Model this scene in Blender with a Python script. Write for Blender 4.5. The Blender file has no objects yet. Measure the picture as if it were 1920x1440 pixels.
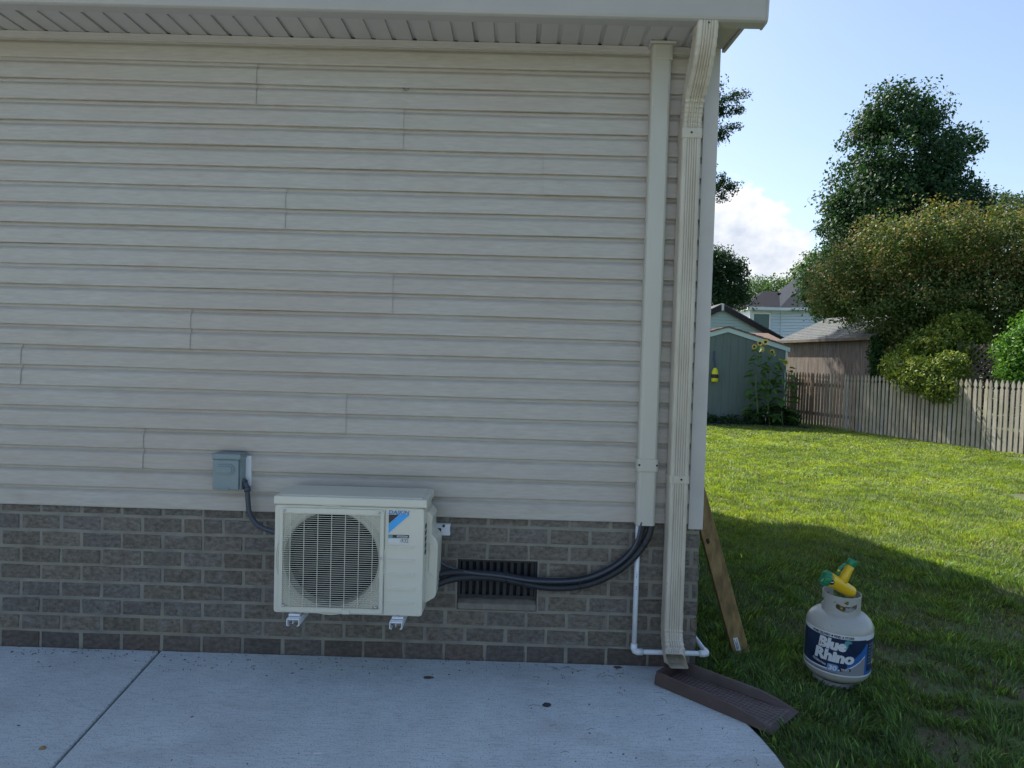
import bpy, bmesh, math, random
import numpy as np
from mathutils import Vector, Matrix
random.seed(7); RNG = np.random.default_rng(11)
SC = bpy.context.scene; COL = SC.collection
R = math.radians

# ------------------------------------------------------------------ camera, sky, sun, exposure
F, CX, CY = 1330.0, 960.0, 720.0
CAM = np.array([0.0, -3.57, 1.543]); YAW, PITCH, ROLL = -0.0063, -0.0356, 0.0283
fw = np.array([math.sin(YAW)*math.cos(PITCH), math.cos(YAW)*math.cos(PITCH), math.sin(PITCH)])
rt0 = np.array([math.cos(YAW), -math.sin(YAW), 0.0]); up0 = np.cross(rt0, fw)
rt = rt0*math.cos(ROLL) + up0*math.sin(ROLL); up = np.cross(rt, fw)
def ray(px, py): return fw + rt*(px-CX)/F - up*(py-CY)/F
def at(px, py, Y):
    d = ray(px, py); return Vector(CAM + d*((Y-CAM[1])/d[1]))
def gnd(px, py, Z=0.0):
    d = ray(px, py); return Vector(CAM + d*((Z-CAM[2])/d[2]))
cam = bpy.data.cameras.new("camera"); co = bpy.data.objects.new("camera", cam); COL.objects.link(co)
cam.sensor_width = 36; cam.lens = 36*F/1920; cam.clip_start = 0.05; cam.clip_end = 4000
m = Matrix.Identity(4)
for i in range(3):
    m[i][0] = rt[i]; m[i][1] = up[i]; m[i][2] = -fw[i]; m[i][3] = CAM[i]
co.matrix_world = m; SC.camera = co

SUN_AZ, SUN_EL = R(-38), R(46)
world = bpy.data.worlds.new("World"); SC.world = world; world.use_nodes = True
nt = world.node_tree; nt.nodes.clear(); N = nt.nodes.new; LK = nt.links.new
sky = N('ShaderNodeTexSky'); sky.sky_type = 'NISHITA'; sky.sun_disc = False
sky.sun_elevation = SUN_EL; sky.sun_rotation = SUN_AZ; sky.air_density = 1.0; sky.dust_density = 1.8; sky.ozone_density = 1.0
bg = N('ShaderNodeBackground'); bg.inputs[1].default_value = 0.115; LK(sky.outputs[0], bg.inputs[0])
wout = N('ShaderNodeOutputWorld')
# cumulus banks low above the horizon, by direction
tc = N('ShaderNodeTexCoord'); sep = N('ShaderNodeSeparateXYZ'); LK(tc.outputs['Generated'], sep.inputs[0])
def MN(op, a, b=None, c=None):
    n = N('ShaderNodeMath'); n.operation = op
    for k, v in enumerate((a, b, c)):
        if v is None: continue
        if isinstance(v, (int, float)): n.inputs[k].default_value = v
        else: LK(v, n.inputs[k])
    return n.outputs[0]
az = MN('ARCTAN2', sep.outputs[0], sep.outputs[1]); el = MN('ARCSINE', sep.outputs[2])
cmb = N('ShaderNodeCombineXYZ'); LK(MN('MULTIPLY', az, 1.0), cmb.inputs[0]); LK(MN('MULTIPLY', el, 1.25), cmb.inputs[1]); cmb.inputs[2].default_value = 3.1
def NZ(scale, det, rough, vec, lac=2.1):
    n = N('ShaderNodeTexNoise'); n.inputs['Scale'].default_value = scale; n.inputs['Detail'].default_value = det
    n.inputs['Roughness'].default_value = rough; LK(vec, n.inputs['Vector']); return n.outputs['Fac']
big = NZ(3.0, 2, .5, cmb.outputs[0]); fine = NZ(17, 6, .62, cmb.outputs[0])
# the bank's top height varies with azimuth; the tall tower stands near azimuth 0.35
d1 = MN('MULTIPLY', MN('SUBTRACT', az, 0.35), 8.5); tower = MN('POWER', 2.718, MN('MULTIPLY', MN('MULTIPLY', d1, d1), -1.0))
d2 = MN('MULTIPLY', MN('SUBTRACT', az, 0.255), 11.0); tower2 = MN('POWER', 2.718, MN('MULTIPLY', MN('MULTIPLY', d2, d2), -1.0))
top = MN('ADD', MN('MULTIPLY', MN('SUBTRACT', big, 0.52), 0.28), MN('ADD', MN('MULTIPLY', tower, 0.20), MN('MULTIPLY', tower2, 0.13)))
edge = MN('ADD', MN('SUBTRACT', top, el), MN('MULTIPLY', MN('SUBTRACT', fine, 0.5), 0.16))
mr = N('ShaderNodeMapRange'); mr.inputs['From Min'].default_value = -0.008; mr.inputs['From Max'].default_value = 0.017
mr.interpolation_type = 'SMOOTHSTEP'; LK(edge, mr.inputs['Value'])
up_only = N('ShaderNodeMapRange'); up_only.inputs['From Min'].default_value = 0.0; up_only.inputs['From Max'].default_value = 0.10; LK(el, up_only.inputs['Value'])
# wispier and paler low down, billowy and white at the top
dens = MN('MULTIPLY', mr.outputs[0], MN('ADD', 0.45, MN('MULTIPLY', up_only.outputs[0], 0.47)))
soft = NZ(7.5, 5, .55, cmb.outputs[0])
cloud_col = N('ShaderNodeMix'); cloud_col.data_type = 'RGBA'
mr2 = N('ShaderNodeMapRange'); mr2.inputs['From Min'].default_value = 0.40; mr2.inputs['From Max'].default_value = 0.60; LK(soft, mr2.inputs['Value'])
LK(mr2.outputs[0], cloud_col.inputs['Factor']); cloud_col.inputs['A'].default_value = (0.42, 0.47, 0.56, 1); cloud_col.inputs['B'].default_value = (0.84, 0.83, 0.85, 1)
bg2 = N('ShaderNodeBackground'); LK(cloud_col.outputs['Result'], bg2.inputs[0]); bg2.inputs[1].default_value = 0.70
mx = N('ShaderNodeMixShader'); LK(dens, mx.inputs[0]); LK(bg.outputs[0], mx.inputs[1]); LK(bg2.outputs[0], mx.inputs[2]); LK(mx.outputs[0], wout.inputs[0])

sl = bpy.data.lights.new("sun", 'SUN'); sl.energy = 4.4; sl.angle = R(0.55); sl.color = (1.0, 0.93, 0.82)
so = bpy.data.objects.new("sun", sl); COL.objects.link(so)
sdir = Vector((math.sin(SUN_AZ)*math.cos(SUN_EL), math.cos(SUN_AZ)*math.cos(SUN_EL), math.sin(SUN_EL)))
so.location = (-8, 10, 14); so.rotation_euler = sdir.to_track_quat('Z', 'Y').to_euler()
SC.view_settings.view_transform = 'Standard'; SC.view_settings.look = 'None'
SC.view_settings.exposure = 1.0; SC.view_settings.gamma = 1.0; SC.view_settings.use_curve_mapping = False
SC.render.engine = 'CYCLES'; SC.cycles.use_denoising = True; SC.cycles.max_bounces = 8
SC.cycles.transparent_max_bounces = 8

# ------------------------------------------------------------------ materials
def lin(c): return tuple(c)+(1.0,) if len(c) == 3 else c
def mat(name, c1, c2=None, scale=(8, 8, 8), detail=4, rough=0.6, bump=None, metal=0.0, dirt=None, rnd=0.0, spec=0.5,
        speck=None, lohi=(0.35, 0.65), coat=0.0):
    """base mix c1..c2 by noise in world position; dirt=(color, scale3, lo, hi, amount); speck=(color, scale, thresh)"""
    M = bpy.data.materials.new(name); M.use_nodes = True; t = M.node_tree
    P = t.nodes['Principled BSDF']; P.inputs['Roughness'].default_value = rough; P.inputs['Metallic'].default_value = metal
    P.inputs['Specular IOR Level'].default_value = spec
    if coat: P.inputs['Coat Weight'].default_value = coat; P.inputs['Coat Roughness'].default_value = 0.15
    geo = t.nodes.new('ShaderNodeNewGeometry')
    def noise(sc3, det=4, rg=0.6):
        mp = t.nodes.new('ShaderNodeMapping'); t.links.new(geo.outputs['Position'], mp.inputs[0])
        mp.inputs['Scale'].default_value = sc3
        n = t.nodes.new('ShaderNodeTexNoise'); n.inputs['Scale'].default_value = 1.0; n.inputs['Detail'].default_value = det
        n.inputs['Roughness'].default_value = rg; t.links.new(mp.outputs[0], n.inputs[0]); return n.outputs['Fac']
    def rng(v, lo, hi, a=0.0, b=1.0):
        r = t.nodes.new('ShaderNodeMapRange'); t.links.new(v, r.inputs[0]); r.inputs[1].default_value = lo; r.inputs[2].default_value = hi
        r.inputs[3].default_value = a; r.inputs[4].default_value = b; return r.outputs[0]
    def mixc(f, a, b, mode='MIX'):
        x = t.nodes.new('ShaderNodeMix'); x.data_type = 'RGBA'; x.blend_type = mode
        if isinstance(f, float): x.inputs[0].default_value = f
        else: t.links.new(f, x.inputs[0])
        for s, v in (('A', a), ('B', b)):
            if isinstance(v, tuple): x.inputs[s].default_value = lin(v)
            else: t.links.new(v, x.inputs[s])
        return x.outputs['Result']
    col = lin(c1)
    if c2 is not None: col = mixc(rng(noise(scale, detail), *lohi), c1, c2)
    if rnd:
        oi = t.nodes.new('ShaderNodeObjectInfo')
        hsv = t.nodes.new('ShaderNodeHueSaturation'); t.links.new(rng(oi.outputs['Random'], 0, 1, 1-rnd, 1+rnd), hsv.inputs['Value'])
        w = t.nodes.new('ShaderNodeTexWhiteNoise'); w.noise_dimensions = '1D'; t.links.new(oi.outputs['Random'], w.inputs['W'])
        t.links.new(rng(w.outputs['Value'], 0, 1, 0.8, 1.35), hsv.inputs['Saturation'])
        if isinstance(col, tuple): hsv.inputs['Color'].default_value = col
        else: t.links.new(col, hsv.inputs['Color'])
        col = hsv.outputs[0]
    if dirt:
        for d in (dirt if isinstance(dirt, list) else [dirt]):
            col = mixc(rng(noise(d[1], 5, .65), d[2], d[3], 0, d[4]), col, d[0])
    if speck: col = mixc(rng(noise((speck[1],)*3, 2), speck[2], speck[2]+.03), col, speck[0])
    if isinstance(col, tuple): P.inputs['Base Color'].default_value = col
    else: t.links.new(col, P.inputs['Base Color'])
    if bump:
        b = t.nodes.new('ShaderNodeBump'); b.inputs['Strength'].default_value = bump[1]; b.inputs['Distance'].default_value = bump[2] if len(bump) > 2 else 0.004
        t.links.new(noise(bump[0] if isinstance(bump[0], tuple) else (bump[0],)*3, 5, .6), b.inputs['Height']); t.links.new(b.outputs[0], P.inputs['Normal'])
    return M
def leafmat(name, trans=0.3, rough=0.5, mul=(1, 1, 1), spec=.22):
    M = bpy.data.materials.new(name); M.use_nodes = True; t = M.node_tree; P = t.nodes['Principled BSDF']
    P.inputs['Roughness'].default_value = rough; P.inputs['Specular IOR Level'].default_value = spec
    a = t.nodes.new('ShaderNodeAttribute'); a.attribute_name = 'tint'
    t.links.new(a.outputs['Color'], P.inputs['Base Color'])
    tr = t.nodes.new('ShaderNodeBsdfTranslucent'); mxc = t.nodes.new('ShaderNodeMix'); mxc.data_type = 'RGBA'; mxc.blend_type = 'MULTIPLY'
    mxc.inputs[0].default_value = 1.0; t.links.new(a.outputs['Color'], mxc.inputs['A']); mxc.inputs['B'].default_value = lin((mul[0]*1.5, mul[1]*1.5, mul[2]*.7))
    t.links.new(mxc.outputs['Result'], tr.inputs[0])
    x = t.nodes.new('ShaderNodeMixShader'); x.inputs[0].default_value = trans
    t.links.new(P.outputs[0], x.inputs[1]); t.links.new(tr.outputs[0], x.inputs[2]); t.links.new(x.outputs[0], t.nodes['Material Output'].inputs[0])
    return M
MT = {}
MT['siding'] = mat('vinyl_siding', (.475, .436, .378), (.405, .370, .320), scale=(13, 13, 110), detail=8, rough=.45, bump=((9, 9, 170), .10, .002),
                   dirt=[((.40, .30, .23), (.55, 1, 1.2), .44, .72, .45), ((.28, .22, .17), (3.3, 3, 11), .58, .80, .40), ((.62, .60, .57), (2.1, 2, 22), .60, .80, .4)])
MT['trim'] = mat('vinyl_trim', (.54, .50, .46), (.49, .46, .43), scale=(3, 3, 3), rough=.45, dirt=((.3, .26, .22), (6, 6, 4), .6, .85, .3))
MT['soffit'] = mat('soffit_metal', (.47, .44, .41), (.43, .405, .38), scale=(3, 3, 3), rough=.5, dirt=((.25, .24, .22), (20, 20, 20), .6, .8, .25))
MT['gutter'] = mat('gutter_metal', (.415, .385, .352), (.375, .350, .322), scale=(2, 2, 2), rough=.4, dirt=((.3, .28, .25), (12, 12, 12), .62, .8, .25))
MT['cream'] = mat('downspout_paint', (.56, .505, .41), (.47, .415, .33), scale=(9, 9, 3), rough=.5,
                  dirt=[((.36, .29, .20), (16, 16, 3.0),   .50, .74, .50), ((.18, .14, .10), (60, 60, 25), .64, .74, .6)])
MT['cover'] = mat('line_cover_plastic', (.50, .475, .40), (.47, .445, .38), scale=(4, 4, 1), rough=.35, dirt=((.35, .34, .3), (14, 14, 3), .6, .85, .25))
MT['brick'] = mat('brown_brick', (.100, .086, .070), (.205, .180, .150), scale=(34, 30, 52), detail=8, rough=.88, bump=((90, 90, 90), .9, .005), rnd=.15,
                  dirt=[((.30, .29, .275), (7, 9, 26), .56, .74, .6), ((.10, .065, .055), (14, 14, 14), .56, .72, .6), ((.055, .045, .04), (60, 60, 80), .56, .66, .7)])
MT['brick_damp'] = mat('damp_brick', (.075, .060, .053), (.145, .120, .104), scale=(34, 30, 52), detail=8, rough=.85, bump=((90, 90, 90), .9, .005), rnd=.15,
                   dirt=[((.20, .185, .17), (9, 9, 22), .60, .76, .5), ((.05, .05, .035), (3, 3, 9), .50, .72, .5)])
MT['mortar'] = mat('mortar', (.285, .265, .215), (.20, .188, .16), scale=(7, 7, 7), detail=6, rough=.95, bump=((120, 120, 120), .8, .004),
                   dirt=((.30, .235, .13), (1.5, 1, 6), .50, .70, .4))
MT['sill'] = mat('vent_sill_mortar', (.25, .225, .18), (.17, .155, .13), scale=(20, 20, 20), rough=.95, bump=((90, 90, 90), .7, .005))
MT['concrete'] = mat('patio_concrete', (.60, .655, .665), (.50, .55, .565), scale=(2.2, 2.2, 2.2), detail=8, rough=.9, bump=((30, 300, 60), 1.0, .004),
                     dirt=[((.24, .26, .28), (14, 110, 16), .50, .70, .55), ((.30, .29, .27), (1.1, 3.0, 1), .50, .72, .5)], speck=((.17, .18, .19), 150, .615))
MT['soil'] = mat('lawn_soil', (.085, .105, .040), (.075, .125, .034), scale=(3, 3, 3), detail=6, rough=1, bump=((30, 30, 30), .8, .02), dirt=((.085, .060, .040), (4.2, 4.2, 2), .48, .60, .75))
MT['ac'] = mat('ac_ivory_enamel', (.66, .625, .51), (.63, .60, .49), scale=(3, 3, 3), rough=.32, dirt=((.45, .44, .38), (9, 9, 9), .6, .85, .2))
MT['ac_in'] = mat('ac_coil_black', (.004, .004, .004), rough=.9, spec=.05)
MT['blade'] = mat('fan_blade_dark', (.010, .0095, .009), rough=.5, spec=.2)
MT['white'] = mat('white_powder_coat', (.74, .75, .77), rough=.35, dirt=((.4, .4, .4), (30, 30, 30), .6, .8, .3), c2=(.7, .71, .73))
MT['pvc'] = mat('white_pvc', (.74, .76, .78), (.66, .69, .72), scale=(9, 9, 9), rough=.35, dirt=((.40, .37, .3), (25, 25, 12), .60, .80, .35))
MT['black'] = mat('black_foam', (.014, .015, .018), (.022, .023, .027), scale=(40, 40, 40), rough=.5, bump=((90, 90, 90), .2, .002))
MT['rubber'] = mat('dark_rubber', (.02, .02, .022), rough=.55)
MT['conduit'] = mat('dark_grey_conduit', (.055, .063, .08), rough=.45)
MT['vent'] = mat('vent_black', (.020, .021, .023), (.035, .035, .036), scale=(40, 40, 10), rough=.7)
MT['greybox'] = mat('grey_box_paint', (.205, .26, .265), (.185, .235, .24), scale=(9, 9, 9), rough=.4, dirt=((.3, .3, .3), (40, 40, 40), .64, .8, .4))
MT['brown'] = mat('brown_plastic', (.058, .036, .031), (.078, .052, .045), scale=(6, 6, 6), rough=.5, dirt=((.14, .12, .10), (18, 18, 18), .58, .78, .4))
MT['brownline'] = mat('worn_ridge', (.20, .16, .15), rough=.6)
MT['wood'] = mat('treated_wood', (.31, .205, .075), (.15, .095, .036), scale=(34, 34, 1.6), detail=6, rough=.8, bump=((90, 90, 6), .4, .002))
MT['knot'] = mat('wood_knot', (.03, .02, .012), rough=.9)
MT['fence'] = mat('weathered_picket', (.36, .335, .275), (.24, .22, .175), scale=(16, 16, 2), detail=6, rough=.95, bump=((60, 60, 8), .6, .004), rnd=.16,
                  dirt=[((.20, .22, .13), (2.2, 2.2, 2.6), .50, .70, .5), ((.10, .085, .06), (30, 30, 8), .56, .70, .6), ((.05, .04, .03), (50, 50, 22), .64, .72, .8)])
MT['fence_b'] = mat('brown_picket', (.32, .245, .175), (.21, .16, .115), scale=(16, 16, 2), detail=6, rough=.95, bump=((60, 60, 8), .6, .004), rnd=.14,
                    dirt=((.11, .08, .05), (26, 26, 6), .56, .72, .55))
MT['rail'] = mat('fence_rail', (.14, .11, .08), (.09, .07, .05), rough=.95)
MT['shedgreen'] = mat('shed_green_paint', (.125, .165, .152), (.108, .146, .134), scale=(30, 30, 2), rough=.7, dirt=((.08, .11, .10), (1.2, 1.2, .8), .5, .75, .3))
MT['shedtrim'] = mat('shed_trim', (.47, .58, .56), rough=.6)
MT['shingle_br'] = mat('brown_shingle', (.20, .15, .13), (.12, .09, .08), scale=(16, 16, 16), rough=.95, rnd=.1, spec=.1)
MT['shingle_gr'] = mat('grey_shingle', (.155, .165, .165), (.10, .108, .11), scale=(9, 9, 9), rough=.95, dirt=((.2, .2, .19), (2, 2, 2), .5, .7, .4), spec=.1)
MT['shingle_dk'] = mat('charcoal_shingle', (.026, .027, .036), (.018, .019, .026), scale=(7, 7, 7), rough=.95, spec=.1)
MT['shingle_mid'] = mat('slate_shingle', (.040, .046, .058), (.031, .036, .046), scale=(7, 7, 7), rough=.95, spec=.1)
MT['mint'] = mat('mint_siding', (.50, .66, .62), (.46, .61, .575), scale=(2, 2, 8), rough=.55)
MT['darkfascia'] = mat('dark_fascia', (.022, .020, .022), rough=.6)
MT['bluesiding'] = mat('pale_blue_siding', (.62, .70, .80), (.58, .66, .76), scale=(2, 2, 8), rough=.55)
MT['whitetrim'] = mat('white_trim', (.68, .71, .76), rough=.5)
MT['glass'] = mat('window_glass', (.05, .12, .13), rough=.12, spec=.35)
MT['barn'] = mat('weathered_brown_boards', (.160, .138, .120), (.070, .058, .050), scale=(34, 34, 1.6), detail=6, rough=.95, bump=((60, 60, 5), .5, .004), dirt=[((.30, .28, .26), (30, 30, 5), .58, .72, .7), ((.05, .04, .035), (2, 2, 3), .55, .75, .4)], rnd=.08)
MT['rusty'] = mat('red_brown_post', (.22, .10, .06), rough=.9)
MT['bark'] = mat('bark', (.075, .058, .042), (.035, .028, .022), scale=(14, 14, 3), rough=.95, bump=((40, 40, 8), .8, .02))
MT['lattice'] = mat('lattice_wood', (.17, .14, .11), (.11, .09, .07), scale=(9, 9, 9), rough=.95)
MT['tank'] = mat('tank_paint', (.40, .39, .35), (.36, .355, .32), scale=(7, 7, 7), rough=.33, dirt=[((.30, .28, .23), (16, 16, 10), .58, .80, .4), ((.12, .10, .07), (80, 80, 80), .66, .72, .7)])
MT['navy'] = mat('label_navy', (.010, .020, .055), (.016, .035, .085), scale=(12, 12, 12), rough=.3)
MT['blue2'] = mat('label_blue', (.03, .12, .36), rough=.3)
MT['lblwhite'] = mat('label_white', (.62, .64, .66), rough=.3)
MT['lblgrey'] = mat('label_grey', (.25, .26, .29), (.22, .23, .26), rough=.35)
MT['ltblue'] = mat('label_light_blue', (.13, .27, .52), rough=.3)
MT['teal'] = mat('label_teal', (.09, .30, .32), rough=.3)
MT['orange'] = mat('label_orange', (.55, .2, .03), rough=.3)
MT['daikinblue'] = mat('print_blue', (.015, .20, .52), rough=.3)
MT['cyan'] = mat('print_cyan', (.02, .36, .78), rough=.3)
MT['pblack'] = mat('print_black', (.015, .015, .02), rough=.35)
MT['yellow'] = mat('yellow_plastic', (.72, .46, .012), rough=.33)
MT['green'] = mat('green_plastic', (.012, .20, .085), rough=.35)
MT['buoyy'] = mat('buoy_yellow', (.66, .62, .02), rough=.5)
MT['buoyb'] = mat('buoy_black', (.015, .015, .017), rough=.6)
MT['rope'] = mat('blue_rope', (.06, .07, .22), rough=.8)
MT['leaf'] = leafmat('foliage', .30, .5)
MT['grass'] = leafmat('grass_blades', .45, .48, (1.05, 1.05, .6), spec=.3)
MT['petal'] = mat('sunflower_petal', (.75, .55, .05), rough=.6)
MT['seedhead'] = mat('sunflower_centre', (.06, .035, .015), rough=.9)
MT['stem'] = mat('green_stem', (.10, .17, .05), rough=.6)
MT['ornament'] = mat('ornament_blue', (.12, .35, .55), rough=.3)
MT['debris'] = mat('dry_litter', (.12, .085, .05), (.05, .035, .02), scale=(60, 60, 60), rough=.95)
MT['stone'] = mat('dark_stone', (.035, .035, .038), rough=.9)
MT['screw'] = mat('dark_screw', (.05, .045, .04), rough=.5, metal=.5)
MT['steel'] = mat('bright_steel', (.55, .55, .55), rough=.3, metal=1.0)

# ------------------------------------------------------------------ mesh helpers
def prop(o, label=None, cat=None, group=None, kind=None):
    if label: o['label'] = label
    if cat: o['category'] = cat
    if group: o['group'] = group
    if kind: o['kind'] = kind
    return o
def thing(name, label, cat, loc=(0, 0, 0), group=None, rot=(0, 0, 0), parent=None):
    o = bpy.data.objects.new(name, None); COL.objects.link(o); o.empty_display_size = .1
    o.location = loc; o.rotation_euler = rot
    return prop(o, label, cat, group)
def wloc(o):
    v = Vector((0, 0, 0))
    while o is not None: v += o.location; o = o.parent
    return v
class MB:
    def __init__(s): s.v = []; s.f = []; s.mi = []; s.sm = []
    def add(s, vs, fs, mi=0, smooth=False):
        b = len(s.v); s.v += [tuple(p) for p in vs]
        for k, f in enumerate(fs):
            s.f.append(tuple(b+i for i in f)); s.mi.append(mi[k] if isinstance(mi, list) else mi); s.sm.append(smooth)
        return s
    def box(s, x0, x1, y0, y1, z0, z1, mi=0):
        vs = [(x, y, z) for z in (z0, z1) for y in (y0, y1) for x in (x0, x1)]
        return s.add(vs, [(0, 2, 3, 1), (4, 5, 7, 6), (0, 1, 5, 4), (2, 6, 7, 3), (0, 4, 6, 2), (1, 3, 7, 5)], mi)
    def cbox(s, x0, x1, y0, y1, z0, z1, b=.004, mi=0):
        """box with chamfered edges"""
        bm = bmesh.new(); bmesh.ops.create_cube(bm, size=1)
        for v in bm.verts: v.co = Vector(((x0+x1)/2+v.co.x*(x1-x0), (y0+y1)/2+v.co.y*(y1-y0), (z0+z1)/2+v.co.z*(z1-z0)))
        bmesh.ops.bevel(bm, geom=bm.edges[:], offset=b, segments=2, affect='EDGES', profile=.6)
        bm.verts.index_update(); s.add([v.co[:] for v in bm.verts], [[v.index for v in f.verts] for f in bm.faces], mi); bm.free(); return s
    def prism(s, poly, axis, a, b, mi=0):
        """polygon (list of 2D) extruded along axis from a to b; axis x: (y,z), y: (x,z), z: (x,y)"""
        def P(p, t): return {'x': (t, p[0], p[1]), 'y': (p[0], t, p[1]), 'z': (p[0], p[1], t)}[axis]
        n = len(poly); vs = [P(p, a) for p in poly]+[P(p, b) for p in poly]
        area = sum(poly[i][0]*poly[(i+1) % n][1]-poly[(i+1) % n][0]*poly[i][1] for i in range(n))
        fs = [tuple(range(n)), tuple(reversed(range(n, 2*n)))]+[(i, i+n, (i+1) % n+n, (i+1) % n) for i in range(n)]
        if (area > 0) != (axis == 'y'): fs = [tuple(reversed(f)) for f in fs]
        if b < a: fs = [tuple(reversed(f)) for f in fs]
        return s.add(vs, fs, mi)
    def tube(s, pts, rad, n=10, mi=0, cap=True, smooth=True):
        pts = [Vector(p) for p in pts]; k = len(pts); rs = rad if isinstance(rad, (list, tuple)) else [rad]*k
        vs = []; fs = []; ref = None
        for i, p in enumerate(pts):
            d = (pts[min(i+1, k-1)]-pts[max(i-1, 0)]).normalized()
            if ref is None: ref = d.orthogonal().normalized()
            ref = (ref-d*ref.dot(d)).normalized(); bn = d.cross(ref)
            for j in range(n):
                a = 2*math.pi*j/n; vs.append(p+(ref*math.cos(a)+bn*math.sin(a))*rs[i])
        for i in range(k-1):
            for j in range(n): fs.append((i*n+j, i*n+(j+1) % n, (i+1)*n+(j+1) % n, (i+1)*n+j))
        if cap: fs += [tuple(reversed(range(n))), tuple(range((k-1)*n, k*n))]
        return s.add(vs, fs, mi, smooth)
    def lathe(s, prof, c=(0, 0, 0), n=32, mi=0, axis='z', smooth=True, cap=False, M=None):
        vs = []; fs = []; k = len(prof)
        for (r, h) in prof:
            for j in range(n):
                a = 2*math.pi*j/n; x, y = r*math.cos(a), r*math.sin(a)
                p = {'z': (x, y, h), 'y': (x, h, y), 'x': (h, x, y)}[axis]
                p = Vector(p);  p = (M @ p) if M else p
                vs.append(p+Vector(c))
        for i in range(k-1):
            for j in range(n): fs.append((i*n+j, i*n+(j+1) % n, (i+1)*n+(j+1) % n, (i+1)*n+j))
        if cap: fs += [tuple(reversed(range(n))), tuple(range((k-1)*n, k*n))]
        return s.add(vs, fs, mi, smooth)
    def build(s, name, mats, parent=None, world=True, kind=None, recalc=True, bevel=0, solid=0):
        me = bpy.data.meshes.new(name); off = wloc(parent) if (parent is not None and world) else Vector((0, 0, 0))
        me.from_pydata([(p[0]-off.x, p[1]-off.y, p[2]-off.z) for p in s.v], [], s.f)
        mats = mats if isinstance(mats, (list, tuple)) else [mats]
        for mm in mats: me.materials.append(mm)
        me.polygons.foreach_set('material_index', s.mi); me.polygons.foreach_set('use_smooth', s.sm)
        if recalc:
            bm = bmesh.new(); bm.from_mesh(me); bmesh.ops.recalc_face_normals(bm, faces=bm.faces); bm.to_mesh(me); bm.free()
        me.update(); o = bpy.data.objects.new(name, me); COL.objects.link(o); o.parent = parent
        if kind: o['kind'] = kind
        if solid:
            md = o.modifiers.new('solid', 'SOLIDIFY'); md.thickness = solid
        if bevel:
            md = o.modifiers.new('bevel', 'BEVEL'); md.width = bevel; md.segments = 2; md.limit_method = 'ANGLE'
        return o
def inst(src, loc, parent=None, rot=(0, 0, 0), scale=(1, 1, 1), name=None, world=True):
    o = src.copy(); COL.objects.link(o); o.parent = parent
    o.location = Vector(loc)-(wloc(parent) if parent is not None and world else Vector((0, 0, 0))); o.rotation_euler = rot; o.scale = scale
    return o
def catmull(pts, n=8):
    pts = [Vector(p) for p in pts]; P = [pts[0]*2-pts[1]]+pts+[pts[-1]*2-pts[-2]]; out = []
    for i in range(1, len(P)-2):
        for k in range(n):
            t = k/n; out.append(.5*((2*P[i])+(P[i+1]-P[i-1])*t+(2*P[i-1]-5*P[i]+4*P[i+1]-P[i+2])*t*t+(3*P[i]-P[i-1]-3*P[i+1]+P[i+2])*t**3))
    out.append(pts[-1]); return out
def text2d(txt, size, bold=0.0, shear=0.0, align='LEFT'):
    cu = bpy.data.curves.new('t', 'FONT'); cu.body = txt; cu.size = size; cu.offset = bold; cu.shear = shear; cu.align_x = align; cu.resolution_u = 3
    o = bpy.data.objects.new('t', cu); COL.objects.link(o); dg = bpy.context.evaluated_depsgraph_get()
    me = bpy.data.meshes.new_from_object(o.evaluated_get(dg)); vs = [v.co.to_2d()[:] for v in me.vertices]; fs = [tuple(p.vertices) for p in me.polygons]
    bpy.data.objects.remove(o); bpy.data.curves.remove(cu); bpy.data.meshes.remove(me); return vs, fs
def np_mesh(name, V, Fq, tint, material, parent=None, kind=None):
    """V (N,3), Fq (M,k) faces of equal length, tint (N,3)"""
    me = bpy.data.meshes.new(name); n = len(V); mF, k = Fq.shape
    me.vertices.add(n); me.vertices.foreach_set('co', np.ascontiguousarray(V, dtype=np.float32).ravel())
    me.loops.add(mF*k); me.loops.foreach_set('vertex_index', np.ascontiguousarray(Fq, dtype=np.int32).ravel())
    me.polygons.add(mF); me.polygons.foreach_set('loop_start', np.arange(0, mF*k, k, dtype=np.int32))
    me.update(calc_edges=True)
    a = me.color_attributes.new('tint', 'FLOAT_COLOR', 'POINT'); c4 = np.ones((n, 4), dtype=np.float32); c4[:, :3] = tint
    a.data.foreach_set('color', c4.ravel()); me.materials.append(material)
    o = bpy.data.objects.new(name, me); COL.objects.link(o); o.parent = parent
    if parent is not None: o.location = -wloc(parent)
    if kind: o['kind'] = kind
    return o

# ------------------------------------------------------------------ ground, patio
BX = 0.952            # right end of the house
def lawn_h(x, y):
    return (0.012*np.sin(x*1.3+.4)*np.cos(y*.9) + 0.008*np.sin(x*3.1+y*2.3)) * np.clip((x-1.0)/1.5, 0, 1)
gx = np.unique(np.concatenate([np.linspace(-900, -20, 14), np.linspace(-20, 0, 9), np.linspace(0, 16, 65), np.linspace(16, 60, 12), np.linspace(60, 1200, 12)]))
gy = np.unique(np.concatenate([np.linspace(-900, -8, 12), np.linspace(-8, -2, 8), np.linspace(-2, 18, 81), np.linspace(18, 80, 12), np.linspace(80, 1500, 14)]))
XX, YY = np.meshgrid(gx, gy); ZZ = lawn_h(XX, YY)-0.012
d_slab = np.where((XX < 1.25) & (YY < 0.4), -0.035, 0); ZZ = ZZ+d_slab
V = np.stack([XX.ravel(), YY.ravel(), ZZ.ravel()], -1); nx = len(gx); idx = np.arange(len(V)).reshape(len(gy), nx)
Q = np.stack([idx[:-1, :-1].ravel(), idx[:-1, 1:].ravel(), idx[1:, 1:].ravel(), idx[1:, :-1].ravel()], -1)
g = np_mesh('lawn', V, Q, np.ones((len(V), 3)), MT['soil'], kind='structure'); g.data.polygons.foreach_set('use_smooth', [True]*len(Q))

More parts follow.
